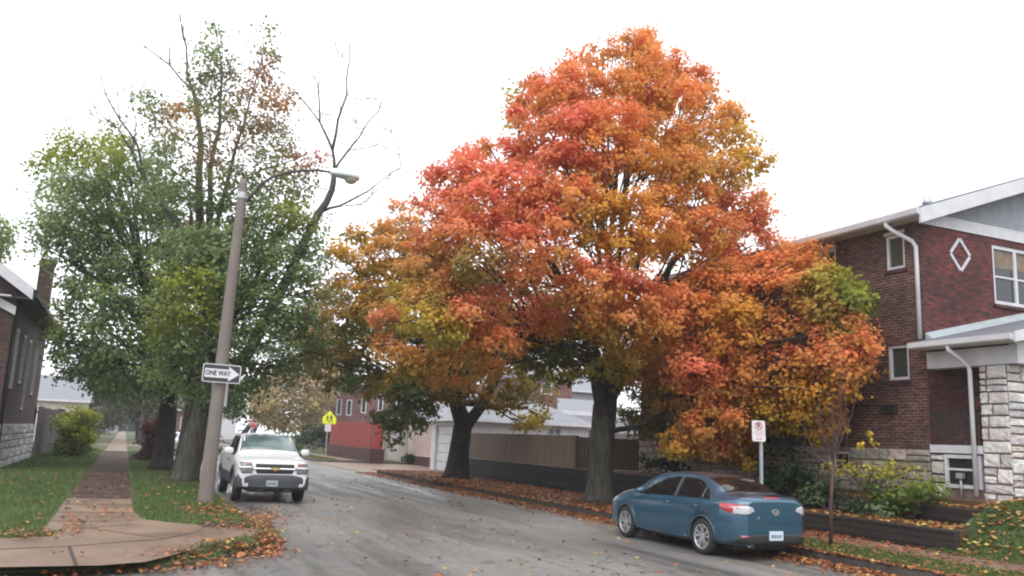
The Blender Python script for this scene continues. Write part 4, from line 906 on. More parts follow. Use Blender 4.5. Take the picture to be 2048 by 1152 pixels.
# front axle at local y=0; front faces the camera after the half turn
o,bv=carbody(TR,64,['whitecar','cladding','cardark'],T,[(0,.45,.42),(-3.3,.45,.42)],zclad=lambda c:.72+(.06 if abs(c.y)<.7 or abs(c.y+3.3)<.7 else 0))
D=lambda *a,**k: decal(bv,*a,**k)
D([(-.78,-.36),(.78,-.36),(.66,-.95),(-.66,-.95)],'top','windscreen','windscreen',T,off=.006,step=.1)
for sd in (-1,1):
    D([(-.45,1.26),(-1.0,1.70),(-1.42,1.72),(-1.42,1.25)],'side','window','carglass',T,side=sd); D([(-1.5,1.25),(-1.5,1.72),(-2.3,1.72),(-2.3,1.25)],'side','window','carglass',T,side=sd)
    D([(-.47,.45),(-.46,.45),(-.46,1.2),(-.47,1.2)],'side','door_gap','cardark',T,side=sd,off=.002); D([(-1.46,.45),(-1.45,.45),(-1.45,1.7),(-1.46,1.7)],'side','door_gap','cardark',T,side=sd,off=.002)
    D([(-1.15,1.03),(-1.35,1.03),(-1.35,1.07),(-1.15,1.07)],'side','door_handle','cladding',T,side=sd,off=.03)
    # wheel arch cladding
    pts=[(yy_,zz_) for yy_,zz_ in [(.56*math.cos(math.radians(a_)),.42+.54*math.sin(math.radians(a_))) for a_ in range(-5,186,10)]]+[(.46*math.cos(math.radians(a_)),.42+.455*math.sin(math.radians(a_))) for a_ in range(185,-6,-10)]
    D(pts,'side','arch_cladding','cladding',T,side=sd,off=.03)
    # headlights: amber and clear upper, pale bar, dark lower lamp
    f=lambda P:[(sd*a_,b_) for a_,b_ in P][::sd]
    D(f([(.575,.955),(.86,.945),(.89,1.05),(.60,1.05)]),'front','headlight','amber' if 0 else 'headlens',T,off=.012,step=.04)
    D(f([(.60,.985),(.74,.985),(.74,1.035),(.61,1.035)]),'front','turn_signal','amber',T,off=.022,step=.04)
    D(f([(.565,.905),(.90,.895),(.88,.945),(.57,.952)]),'front','light_bar','whitecar',T,off=.03,step=.05)
    D(f([(.575,.775),(.84,.775),(.89,.89),(.575,.90)]),'front','headlight','headlens',T,off=.012,step=.04)
    # mirrors
    m=MB(); n=12; vs=[]
    for t,s_ in ((0,.75),(.2,1),(.8,1),(1,.7)):
        for j in range(n): a_=2*math.pi*j/n; c_=abs(math.cos(a_))**.7*(1 if math.cos(a_)>0 else -1); s2=abs(math.sin(a_))**.7*(1 if math.sin(a_)>0 else -1); vs.append((sd*(1.05+.125*c_*s_),-.62+.13*t,1.31+.095*s2*s_))
    m.add(vs,[(i*n+j,i*n+(j+1)%n,(i+1)*n+(j+1)%n,(i+1)*n+j) for i in range(3) for j in range(n)]+[tuple(range(n)),tuple(range(3*n,4*n))]); mr=m.build('mirror','whitecar',T,smooth=True,rel=False)
    m=MB(); m.box(sd*.9-.06,sd*.9+.1 if sd>0 else sd*.9+.06,-.6,-.54,1.2,1.27); m.build('mirror_arm','cardark',mr,rel=False)
    for yy in (0,-3.3): wheel(T,sd*.83,yy,.39,.25,sd,.225,6,0)
    # roof rails
    m=MB(); m.tube([(sd*.62,-1.15,1.80),(sd*.62,-1.3,1.87),(sd*.62,-2.5,1.87),(sd*.62,-2.6,1.80)],.018,6); m.build('roof_rail','cardark',T,rel=False)
D([(-.50,.915),(.50,.915),(.50,1.02),(-.50,1.02)],'front','grille','cardark',T,off=.010,step=.05)
D([(-.46,.775),(.46,.775),(.50,.88),(-.50,.88)],'front','grille','cardark',T,off=.010,step=.05)
D([(-.56,.875),(.56,.875),(.56,.922),(-.56,.922)],'front','grille_bar','chrome',T,off=.03,step=.05)
# bow-tie shaped emblem
m=MB(); m.prism([(-.125,.878),(-.045,.878),(-.045,.855),(.035,.855),(.045,.878),(.135,.878),(.125,.918),(.045,.918),(.045,.941),(-.035,.941),(-.045,.918),(-.135,.918)],1,1.0,1.035); m.build('emblem','gold',T,rel=False)
# bumper
bp=MB(); n=15; vs=[]
for i in range(n):
    x=-.93+1.86*i/(n-1); yy=1.06-.16*abs(x/.93)**3.2-.0; 
    for (dz,dy) in ((.36,-.10),(.42,-.0),(.60,.01),(.68,.0),(.745,-.06),(.75,-.25),(.34,-.25)): vs.append((x,yy+dy,dz))
bp.add(vs,[(i*7+j,i*7+(j+1)%7,(i+1)*7+(j+1)%7,(i+1)*7+j) for i in range(n-1) for j in range(7)]+[tuple(range(7)),tuple(range((n-1)*7,n*7))])
bpo=bp.build('bumper','cladding',T,smooth=False,rel=False,bevel=.012)
m=MB(); m.box(-.09,.21,1.065,1.085,.45,.60); pl2=m.build('number_plate','plategrey',T,bevel=.004,rel=False)
m=MB()
for k in range(6): m.box(-.05+k*.04,-.025+k*.04,1.0855,1.089,.49,.555)
m.build('plate_print','plateink',pl2,rel=False)
for sd in (-1,1):
    m=MB(); m.lathe([(.05,0),(.05,.02),(.03,.028),(0,.03)],(sd*.70,1.0,.47),(0,1,0),16); m.build('fog_light','clearlens',T,smooth=True,rel=False)
    m=MB(); m.tube([(sd*.36-.06,1.0,.37),(sd*.36-.06,1.1,.36),(sd*.36+.06,1.1,.36),(sd*.36+.06,1.0,.37)],.02,6); m.build('tow_hook','cardark',T,rel=False)
m=MB(); m.box(-.62,.62,-3.9,.75,.28,.42); m.build('underbody','cardark',T,rel=False)
m=MB()
for a_,b_ in (((-.60,-.34),(-.05,-.42)),((.05,-.34),(.60,-.40))): m.tube([(a_[0],a_[1]-.02,1.345),(b_[0],b_[1],1.385)],.012,5)
m.build('wiper','cardark',T,rel=False)
sedan('parked_car','silver car parked beyond the tree trunks left of the white pickup','silver',(3.9,62,0),0,False)
sedan('parked_car','small pale car parked further along behind the leaning trunk','whitecar',(3.7,72,0),0,False)
sedan('parked_car','black car parked far away at the end of the left pavement','blackcar',(3.6,112,0),0,False)
# ------------------------------------------------------------------ trees
def kmeans(P,k,it=12):
    c=P[RNG.choice(len(P),k,replace=False)].copy()
    for _ in range(it):
        a=np.argmin(((P[:,None]-c[None])**2).sum(2),axis=1)
        for i in range(k):
            if (a==i).any(): c[i]=P[a==i].mean(0)
    return a,c
def bez(p0,p1,p2,n=7):
    return [(p0*(1-t)**2+p1*2*t*(1-t)+p2*t*t) for t in np.linspace(0,1,n)]
def wob(pts,a):
    return [p if i in (0,) else p+Vector(RNG.normal(size=3))*a for i,p in enumerate(pts)]
def lobes_from(poly,Yc,Xc,spacing,rpx,Rm,maxx=None,front=True,Rcap=5.5,shrink=0,edge=14,lim=400):
    """sample crown masses inside an outline and give each its own real depth on a rounded crown"""
    poly=np.array(poly,float); mn,mxx=poly.min(0),poly.max(0); out=[]; pts=[]
    cand=RNG.uniform(mn,mxx,size=(9000,2)); cand=cand[pip(poly,cand)]; dd=edist(poly,cand)
    k=(dd>edge+shrink); cand,dd=cand[k],dd[k]
    for c,d in zip(cand,dd):
        if pts and np.min(np.linalg.norm(np.array(pts)-c,axis=1))<spacing*(.62+.38*min(1,d/60)): continue
        pts.append(c)
        r=min(rpx*(.75+.5*RNG.random()),d+6)
        r=max(r,edge)
        base=atY(c[0],c[1],Yc); dist=(Vector(base)-Vector((0,0,EYE))).length
        dm=d/F_*dist; R=Rcap; q=math.sqrt(max(0,R*R-max(0,R-dm)**2))
        off=-q*.92 if front else q*.85
        off+=RNG.normal()*.35
        hv=Vector((base.x,base.y,0)).normalized(); D=dist+off
        dr=Vector(ray(*c)).normalized(); p=Vector((0,0,EYE))+dr*D
        if maxx and p.x>maxx:
            t=(maxx-.4*RNG.random()-0)/dr.x; 
            if not front and t<D-7: continue
            p=Vector((0,0,EYE))+dr*t; D=t
        if p.z<.6: continue
        out.append((p.x,p.y,p.z,r/F_*D,c[0],c[1]))
        if len(out)>=lim: break
    return np.array(out)
def crownleaves(name,lobes,colf,parent,dens=1.,leaf=.15,squash=.66,clump=.42,mat='leaf',upbias=.25,sig=.42):
    C=[];Nn=[];K=[]
    for L in lobes:
        c=L[:3]; r=L[3]
        nc=max(4,int(4*math.pi*r*r*.75/(clump*clump)*.62))
        d=unit(RNG.normal(size=(nc,3))); d[:,2]+=upbias; d=unit(d)
        cc=c+d*r*np.array([1,1,squash])*RNG.uniform(.62,1.0,size=(nc,1))
        keep=RNG.random(nc)<.93; cc=cc[keep]; d=d[keep]; nc=len(cc)
        nl=max(6,int(clump*clump*4.2/(leaf*leaf)*dens))
        hue=RNG.normal(size=(nc,1))
        P=np.repeat(cc,nl,axis=0)+RNG.normal(size=(nc*nl,3))*clump*sig*np.array([1,1,.72])
        dn=np.repeat(d,nl,axis=0)
        nn=unit(dn*.9+RNG.normal(size=P.shape)*.33+np.array([0,0,.55]))
        rel=(P-c)/r
        C.append(P); Nn.append(nn); K.append(colf(L,rel,np.repeat(hue,nl,axis=0)[:,0],P))
    C=np.concatenate(C);Nn=np.concatenate(Nn);K=np.concatenate(K)
    C[:,2]=np.maximum(C[:,2],.25)
    return leafmesh(name,C,Nn,leaf*RNG.uniform(.75,1.25,len(C)),np.clip(K,.01,.85),mat,parent)
def mixc(a,b,t): return a*(1-t)+b*t
def limbs(parent,lobes,fork,mat,k=8,r0=.15,low=.35,name='limb',maxd=None,r1=.035):
    """main limbs run from the fork to groups of lobes, lesser boughs from each limb to its lobes; one mesh per main limb"""
    P=lobes[:,:3]; k=min(k,len(P)); a,c=kmeans(P,k)
    for i in range(k):
        idx=np.where(a==i)[0]
        if not len(idx): continue
        m=MB(); f=Vector(fork); e=Vector(c[i]); h=(e-f)
        mid=f+Vector((h.x*.32,h.y*.32,h.z*.62)) if h.z>0 else f+Vector((h.x*.5,h.y*.5,h.z*.1+.5))
        pts=wob(bez(f,mid,e,9),.06); rr=np.linspace(r0,r0*.32,9)
        m.tube(pts,list(rr),8)
        for j in idx:
            t=RNG.integers(3,8); s=pts[t]; q=Vector(P[j]); hh=q-s
            md=s+Vector((hh.x*.5,hh.y*.5,hh.z*.5+.12*hh.length*RNG.normal()*.5+.1))
            b=wob(bez(s,md,q,6),.05); m.tube(b,list(np.linspace(rr[t]*.55,r1*.4,6)),6)
            for _ in range(3):
                q2=q+Vector(unit(RNG.normal(size=(1,3)))[0])*lobes[j,3]*.75; m.tube(wob([b[3],(b[3]+q2)/2,q2],.05),[r1*.6,r1*.4,r1*.2],5)
        m.build(name,mat,parent,smooth=True)
def trunk(parent,pts,rad,mat,flare=.35,name='trunk'):
    m=MB(); P=[Vector(p) for p in pts]; n=14; Q=[];R=[]
    for i in range(len(P)-1):
        for t in np.linspace(0,1,6,endpoint=False): Q.append(P[i].lerp(P[i+1],t)); R.append(rad[i]*(1-t)+rad[i+1]*t)
    Q.append(P[-1]);R.append(rad[-1])
    for i in range(len(Q)): 
        h=(Q[i]-P[0]).length
        R[i]*=1+flare*math.exp(-h/.22)
    m.tube(Q,R,n)
    ph=RNG.random(6)*6.28
    for i in range(len(m.v)):
        x,y,z=m.v[i]; k=i//n; c=Q[min(k,len(Q)-1)]; an=math.atan2(y-c.y,x-c.x)
        f=1+.06*math.sin(3*an+ph[0]+z*.7)+.045*math.sin(7*an+ph[1]+z*1.1)+(.10*math.sin(5*an+ph[2])*math.exp(-(z-P[0].z)/.3))
        m.v[i]=(c.x+(x-c.x)*f,c.y+(y-c.y)*f,z)
    return m.build(name,mat,parent,smooth=True)
RED=np.array([.80,.215,.145]);ORG=np.array([.84,.33,.115]);YOR=np.array([.70,.36,.055]);OLV=np.array([.40,.30,.045]);GRN=np.array([.12,.17,.04]);SAL=np.array([.84,.27,.16]); YGR=np.array([.42,.46,.05]); DGR=np.array([.10,.15,.065]);MGR=np.array([.22,.28,.105]);BRN=np.array([.22,.12,.07])
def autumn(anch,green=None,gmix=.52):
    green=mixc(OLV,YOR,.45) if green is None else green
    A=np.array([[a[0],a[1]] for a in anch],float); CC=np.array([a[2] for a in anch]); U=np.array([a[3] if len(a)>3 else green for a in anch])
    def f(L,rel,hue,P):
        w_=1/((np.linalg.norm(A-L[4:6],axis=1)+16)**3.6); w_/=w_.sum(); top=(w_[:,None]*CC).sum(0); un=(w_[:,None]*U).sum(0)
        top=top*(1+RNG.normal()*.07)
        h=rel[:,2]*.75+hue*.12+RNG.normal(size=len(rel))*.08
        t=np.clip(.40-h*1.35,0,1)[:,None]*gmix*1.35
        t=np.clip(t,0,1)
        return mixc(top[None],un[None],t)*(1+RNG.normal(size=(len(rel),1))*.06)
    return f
# the big maple
MP1=(13.55,23.2,.13)
t1=empty('maple_tree',MP1,'largest maple with a broad red and orange crown spreading over the blue car','tree','autumn maples along the right kerb')
P1=[(1290,58),(1302,95),(1340,105),(1395,128),(1420,165),(1428,205),(1470,205),(1482,240),(1520,290),(1548,345),(1528,395),(1545,425),(1560,480),(1640,485),(1655,530),(1700,548),(1738,595),(1720,640),(1745,690),(1740,740),(1690,775),(1690,820),(1640,885),(1600,865),(1555,860),(1500,915),(1515,940),(1440,925),(1400,900),(1335,915),(1330,860),(1375,835),(1330,835),(1300,780),(1255,790),(1225,760),(1165,765),(1110,745),(1100,690),(1050,690),(1000,760),(940,770),(880,780),(800,755),(762,715),(745,650),(765,595),(810,540),(838,480),(830,420),(855,345),(890,320),(960,285),(1030,285),(1010,240),(1040,200),(1055,160),(1130,130),(1185,90),(1240,80)]
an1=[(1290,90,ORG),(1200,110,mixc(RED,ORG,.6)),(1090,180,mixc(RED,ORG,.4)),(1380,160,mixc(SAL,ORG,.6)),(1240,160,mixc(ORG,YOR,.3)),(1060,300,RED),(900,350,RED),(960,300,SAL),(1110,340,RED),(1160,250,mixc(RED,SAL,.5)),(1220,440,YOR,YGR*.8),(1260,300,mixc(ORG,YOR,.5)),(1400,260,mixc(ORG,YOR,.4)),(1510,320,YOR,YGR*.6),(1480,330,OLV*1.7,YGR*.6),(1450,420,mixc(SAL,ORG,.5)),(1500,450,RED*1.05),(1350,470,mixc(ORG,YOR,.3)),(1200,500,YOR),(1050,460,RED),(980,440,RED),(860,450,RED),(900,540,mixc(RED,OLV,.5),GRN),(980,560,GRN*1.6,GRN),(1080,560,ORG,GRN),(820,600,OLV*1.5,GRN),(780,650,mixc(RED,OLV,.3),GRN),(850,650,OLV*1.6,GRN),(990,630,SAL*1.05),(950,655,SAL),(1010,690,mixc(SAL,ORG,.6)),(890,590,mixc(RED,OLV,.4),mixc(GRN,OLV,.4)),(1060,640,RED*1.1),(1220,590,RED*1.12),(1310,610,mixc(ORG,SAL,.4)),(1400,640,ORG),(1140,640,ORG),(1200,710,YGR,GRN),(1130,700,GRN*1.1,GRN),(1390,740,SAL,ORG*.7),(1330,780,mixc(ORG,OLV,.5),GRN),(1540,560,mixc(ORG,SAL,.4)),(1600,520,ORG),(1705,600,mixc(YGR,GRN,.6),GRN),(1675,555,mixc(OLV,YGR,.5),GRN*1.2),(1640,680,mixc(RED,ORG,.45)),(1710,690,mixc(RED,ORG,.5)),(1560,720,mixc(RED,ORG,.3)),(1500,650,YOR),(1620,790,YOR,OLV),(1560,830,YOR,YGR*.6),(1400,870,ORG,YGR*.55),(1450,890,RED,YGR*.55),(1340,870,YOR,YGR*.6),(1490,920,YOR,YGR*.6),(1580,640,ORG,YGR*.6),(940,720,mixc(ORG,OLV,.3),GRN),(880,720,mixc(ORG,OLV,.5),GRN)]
P1=[(1290+(x-1290)*1.015,520+(y-520)*1.03) for x,y in P1]
lf=lobes_from(P1,23.2,13.5,52,60,1,maxx=16.7,front=True,Rcap=6.2,edge=10)
lf=np.concatenate([lf,lobes_from([(1268,110),(1290,48),(1312,110),(1290,130)],23.2,13.5,16,14,1,Rcap=1,edge=4)])
ly=lobes_from([(1010,180),(1040,170),(1045,230),(1030,260),(1005,250)],23.2,13.5,22,10,1,Rcap=1,edge=4)
crownleaves('side_foliage',ly,lambda L,rel,hue,P: YGR[None]*.8*(1+RNG.normal(size=(len(rel),1))*.1),t1,dens=.35,leaf=.11,clump=.25,sig=.6)
lb=lobes_from(P1,23.2,13.5,88,72,1,maxx=16.5,front=False,Rcap=6.0,shrink=16)

PL=[(1330,858),(1375,835),(1345,800),(1330,700),(1400,600),(1520,540),(1640,520),(1700,550),(1738,595),(1722,640),(1745,690),(1740,740),(1690,775),(1688,820),(1640,885),(1600,865),(1555,860),(1500,915),(1515,942),(1440,928),(1400,905),(1335,920)]
lx=lobes_from(PL,20.5,13.5,32,48,1,maxx=16.3,front=True,Rcap=2.8,edge=9)
HOLES=[(1235,372,22),(1275,350,12),(1165,428,14),(1300,540,14),(1370,540,12),(1400,330,8),(1470,385,8),(1215,325,12)]
def holes(A,H):
    k=np.ones(len(A),bool)
    for x,y,r in H: k&=np.hypot(A[:,4]-x,A[:,5]-y)>r*.75+8
    return A[k]
lx=np.concatenate([lx,lobes_from([(1400,600),(1480,520),(1600,500),(1690,560),(1730,690),(1690,800),(1620,860),(1540,850),(1440,760)],19.3,13.5,38,46,1,maxx=16.0,front=True,Rcap=1.5,edge=8)])
lf=holes(lf,HOLES); lb=holes(lb,[(x,y,r+12) for x,y,r in HOLES])
lf=np.concatenate([lf,lx])
PG=[(1240,790),(1300,770),(1400,760),(1450,800),(1425,850),(1370,850),(1300,885),(1262,865),(1235,830)]
lg=lobes_from(PG,25.0,13.5,40,46,1,maxx=16.9,front=True,Rcap=1.0,edge=6)
PG2=[(1000,665),(1110,640),(1190,640),(1200,740),(1160,770),(1090,750),(1030,735)]
lg=np.concatenate([lg,lobes_from(PG2,24.0,13.5,34,36,1,front=True,Rcap=1.0,edge=6)])
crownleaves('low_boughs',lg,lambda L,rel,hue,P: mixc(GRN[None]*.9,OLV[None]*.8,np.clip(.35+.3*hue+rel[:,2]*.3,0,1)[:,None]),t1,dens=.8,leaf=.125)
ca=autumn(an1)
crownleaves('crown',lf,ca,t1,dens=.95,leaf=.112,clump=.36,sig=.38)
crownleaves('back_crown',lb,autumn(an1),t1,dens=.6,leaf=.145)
fk=Vector((13.75,23.2,4.0)); 
trunk(t1,[MP1,(13.6,23.2,1.5),(13.65,23.2,3.0),(13.85,23.25,5.0),(14.1,23.3,7.5)],[.42,.37,.38,.24,.13],'bark_mossy')
trunk(t1,[(13.62,23.1,2.7),(13.25,22.9,3.6),(12.85,22.7,4.9),(12.3,22.4,6.4)],[.27,.22,.17,.10],'bark',0,name='limb')
trunk(t1,[(13.7,23.1,3.3),(14.2,22.6,4.6),(14.6,22.2,6.0),(15.2,21.8,7.8)],[.22,.19,.15,.09],'bark',0,name='limb')
AL=np.concatenate([lf,lb]); limbs(t1,AL,fk,'bark',k=13,r0=.115)
m=MB(); m.tube([(13.8,23.0,2.35),(14.3,22.3,2.5),(14.9,21.6,3.0)],[.09,.07,.04],8); m.build('limb','bark',t1,smooth=True)
# second maple
MP2=(13.25,34.9,.13)
t2=empty('maple_tree',MP2,'second maple, orange-yellow turning green low down, with forked black trunk before the white garage','tree','autumn maples along the right kerb')
P2=[(760,402),(800,400),(840,415),(875,500),(950,560),(1050,620),(1105,420),(1110,800),(1075,895),(1030,855),(960,815),(880,815),(855,850),(830,890),(795,912),(760,880),(740,815),(700,785),(655,790),(610,735),(592,660),(625,590),(655,530),(648,495),(690,455),(745,450),(775,430)]
an2=[(790,420,ORG),(720,470,YOR),(800,470,mixc(ORG,YOR,.5)),(680,500,YOR,YGR*.6),(760,540,YOR),(660,600,mixc(YOR,OLV,.5),GRN*1.3),(700,600,YOR*.95,GRN*1.4),(650,700,mixc(ORG,OLV,.4),GRN),(700,700,GRN*1.4,DGR),(720,740,DGR*1.2,DGR),(760,700,OLV*1.4,GRN),(790,830,DGR*1.15,DGR),(770,790,mixc(YOR,OLV,.6),GRN),(860,740,mixc(ORG,OLV,.45),GRN),(940,750,mixc(ORG,OLV,.4),GRN),(1030,720,DGR*1.4,DGR),(1060,840,OLV*1.3,OLV*.7),(1000,800,mixc(YOR,OLV,.5),OLV*.8),(900,620,mixc(ORG,OLV,.4),GRN),(980,700,mixc(ORG,OLV,.5),GRN),(1050,770,OLV,GRN),(830,780,DGR*1.3,DGR)]
lf=lobes_from(P2,34.9,13,46,50,1,front=True,Rcap=5,edge=11); lb=lobes_from(P2,34.9,13,70,58,1,front=False,Rcap=5,shrink=10)
lf=lf[lf[:,4]<1120]
crownleaves('crown',lf,autumn(an2,GRN,.65),t2,dens=.75,leaf=.15,clump=.4,sig=.4); crownleaves('back_crown',lb,autumn(an2,GRN,.7),t2,dens=.42,leaf=.22)
trunk(t2,[MP2,(13.3,34.9,1.5),(13.4,34.9,2.6),(12.75,34.6,3.8),(12.2,34.4,5.5)],[.52,.43,.40,.26,.15],'bark')
trunk(t2,[(13.4,34.8,2.3),(14.15,34.6,3.4),(14.7,34.4,4.6)],[.28,.24,.15],'bark',0,name='limb')
limbs(t2,np.concatenate([lf,lb]),(13.2,34.8,3.4),'bark',k=9,r0=.15)
# left group: the tall half-bare tree nearest the lamp, the full green tree behind it, a slim one
def green(top,un,accent=None):
    def f(L,rel,hue,P):
        a=top*(1+RNG.normal()*.12); u=un
        if accent is not None:
            for (ax,ay,ar,ac) in accent:
                d=math.hypot(L[4]-ax,L[5]-ay)
                if d<ar: k=min(1,1.4*(1-d/ar)); a=mixc(a,ac,k); u=mixc(u,ac*.7,k*.6)
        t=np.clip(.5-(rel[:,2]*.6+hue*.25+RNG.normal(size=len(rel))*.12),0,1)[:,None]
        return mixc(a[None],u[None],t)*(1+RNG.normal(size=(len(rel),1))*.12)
    return f
TA=(1.95,29.6,.13)
ta=empty('street_tree',TA,'half-bare leaning green tree right behind the street lamp with dead upper branches','tree','trees on the left verge')
PA=[(320,520),(350,440),(400,410),(470,395),(540,390),(600,395),(640,450),(655,540),(668,600),(650,660),(655,715),(610,750),(560,765),(520,790),(480,835),(430,830),(385,812),(340,790),(315,740),(300,640)]
acA=[(370,560,50,YGR*.8),(410,640,45,YGR*.7),(590,420,60,YGR*.75),(640,620,45,mixc(ORG,OLV,.5)),(340,660,50,YGR*.55)]
lf=lobes_from(PA,29.6,2,44,46,1,front=True,Rcap=3.6,edge=11); lb=lobes_from(PA,29.6,2,66,50,1,front=False,Rcap=3.6,shrink=8)
crownleaves('crown',lf,green(MGR*1.05,DGR*1.05,acA),ta,dens=.52,leaf=.13,sig=.5); crownleaves('back_crown',lb,green(MGR,DGR,acA),ta,dens=.35,leaf=.17,sig=.5)
PT=[(430,42),(448,100),(470,150),(500,170),(515,110),(533,62),(545,110),(545,170),(578,195),(560,240),(600,330),(645,300),(640,345),(600,400),(560,400),(480,410),(400,415),(320,395),(290,330),(300,270),(270,200),(290,185),(350,225),(385,200),(375,130),(395,140),(415,90)]
lt=lobes_from(PT,29.6,2,36,24,1,front=True,Rcap=2.2,edge=5); lt2=lobes_from(PT,29.6,2,52,24,1,front=False,Rcap=2.2,edge=5)
lt=np.concatenate([lt,lt2])
TOPC=np.array([.22,.25,.11])
acT=[(515,160,75,np.array([.42,.16,.11])),(560,210,50,mixc(ORG,BRN,.5)),(500,240,80,np.array([.32,.2,.08])),(600,320,60,np.array([.42,.2,.12])),(360,240,45,mixc(ORG,BRN,.4)),(410,310,60,BRN*1.3),(470,300,60,np.array([.3,.17,.08])),(440,170,60,np.array([.15,.15,.09])),(640,310,50,RED*.8)]
crownleaves('top_foliage',lt,green(TOPC,MGR*.9,acT),ta,dens=.42,leaf=.115,clump=.34,sig=.62,squash=.55)
trunk(ta,[TA,(2.1,29.5,1.4),(2.4,29.4,3.0),(2.35,29.3,5.2),(2.2,29.3,7.4)],[.40,.37,.34,.28,.19],'bark_mossy',.22)
def pxline(parent,pts,r0,r1,Y,name,mt='deadwood',dy=0,n=6,build=True,m=None):
    P=[atY(x,y,Y+dy*i) for i,(x,y) in enumerate(pts)]; own=m is None
    m=m or MB(); Q=[]
    for i in range(len(P)-1):
        for t in (0,.5): Q.append(P[i].lerp(P[i+1],t)+(Vector(RNG.normal(size=3))*.03 if t else Vector((0,0,0))))
    Q.append(P[-1]); m.tube(Q,list(np.linspace(r0,r1,len(Q))),n)
    if not own:
        for _ in range(2*len(Q)):
            i=RNG.integers(1,len(Q)-1); t=(Q[i+1]-Q[i-1]).normalized(); p=Q[i].lerp(Q[i+1],RNG.random()); L_=.25+RNG.random()*.7
            d=(t*.8+Vector(RNG.normal(size=3))*.55+Vector((0,0,.25))).normalized(); q1=p+d*L_*.5+Vector(RNG.normal(size=3))*.03; q2=p+d*L_+Vector((0,0,.12))
            m.tube([p,q1,q2],[.008,.006,.003],4)
            m.tube([q1,q1+(d+Vector(RNG.normal(size=3))*.7).normalized()*.25],[.004,.002],3)
    if own: return m.build(name,mt,parent,smooth=True)
# leaders in the sparse top
pxline(ta,[(405,560),(402,470),(398,380),(402,300),(395,230),(385,180),(374,120)],.17,.03,29.4,'leader')
pxline(ta,[(430,560),(418,440),(420,340),(440,250),(445,150),(432,60)],.13,.012,29.8,'leader')
pxline(ta,[(425,500),(445,400),(470,300),(500,200),(525,110)],.09,.01,29.0,'leader')
m=MB()
for P_ in ([(374,120),(366,70),(359,22)],[(374,120),(372,90),(364,50)],[(385,180),(340,130),(300,100),(260,80)],[(340,130),(338,90)],[(395,240),(440,185),(480,165)],[(402,300),(350,270),(305,235)],[(470,300),(520,260),(560,250)],[(445,400),(520,340),(600,315),(640,300)],[(430,420),(500,400),(560,420)],[(398,380),(330,330),(280,310)],[(440,250),(500,180)],[(420,430),(470,360),(490,330)],[(404,470),(340,430),(300,400)],[(400,520),(470,440),(540,430)]):
    pxline(ta,P_,.035,.008,29.4,'',m=m,n=5)
m.build('twigs','deadwood',ta,smooth=True)
# long bare limb reaching right over the street
pxline(ta,[(415,815),(480,730),(522,655),(560,585),(600,500),(635,430),(664,380),(668,345)],.23,.09,28.4,'dead_limb')
m=MB()
for P_,r_ in (([(668,345),(665,300),(640,245),(637,180),(638,120)],.06),([(665,300),(676,240),(694,190),(699,120),(696,60)],.055),([(640,245),(610,205),(577,172)],.03),([(668,345),(690,310),(722,270),(745,235),(762,212)],.05),([(700,300),(760,288),(800,312)],.02),([(640,425),(680,412),(740,380),(803,333)],.06),([(690,412),(720,408),(745,390)],.025),([(803,333),(797,290),(780,262),(745,250)],.018),([(694,190),(720,200),(760,196)],.015),([(676,240),(660,230)],.012),([(655,380),(620,370),(600,362)],.02),([(745,390),(780,355)],.012),([(722,270),(712,250),(716,235)],.012),([(637,180),(628,150)],.01),([(600,500),(660,520),(700,560)],.03),([(560,585),(620,600),(668,612)],.03),([(696,130),(680,110),(665,95)],.012)):
    pxline(ta,P_,r_*1.0,.008,28.4,'',m=m,n=5)
m.build('bare_branch','deadwood',ta,smooth=True)
m=MB()
for P_,r_ in (([(425,560),(385,490),(330,420),(290,360),(262,300),(235,255),(190,215)],.10),([(290,360),(275,290),(240,240),(212,190),(200,150)],.05),([(262,300),(272,240),(262,190)],.02),([(240,240),(234,185)],.02),([(235,255),(200,240),(180,228)],.02),([(385,490),(372,560)],.04)):
    pxline(ta,P_,r_,.008,30.6,'',m=m,n=6)
m.build('bare_branch','deadwood',ta,smooth=True)
pxline(ta,[(384,560),(385,500),(383,462)],.15,.12,29.0,'broken_stub','bark',n=9)
pxline(ta,[(383,464),(382,440),(380,418)],.12,.02,29.0,'torn_wood','torn',n=7)
limbs(ta,np.concatenate([lf,lb]),(2.35,29.3,3.8),'bark',k=6,r0=.12)
def fringe(poly,Y,n,rad=(7,14),out=26,Rs=2.5):
    poly=np.array(poly,float); o=[]
    while len(o)<n:
        c=RNG.uniform(poly.min(0)-out,poly.max(0)+out,size=(1,2)); d=edist(poly,c)[0]; ins=pip(poly,c)[0]
        if (not ins and d<out*RNG.random()) or (ins and d<6): 
            p=atY(c[0][0],c[0][1],Y+RNG.normal()*Rs*.6); D=(p-Vector((0,0,EYE))).length; o.append((p.x,p.y,p.z,RNG.uniform(*rad)/F_*D,c[0][0],c[0][1]))
    return np.array(o)
fr=fringe(PA,29.6,46); crownleaves('outer_sprays',fr,green(MGR*1.15,MGR*.8,acA),ta,dens=.4,leaf=.12,clump=.28,sig=.6)
fr=fringe(PT,29.6,40,(6,11),18); crownleaves('outer_sprays',fr,green(TOPC,MGR*.9,acT),ta,dens=.35,leaf=.11,clump=.28,sig=.6)
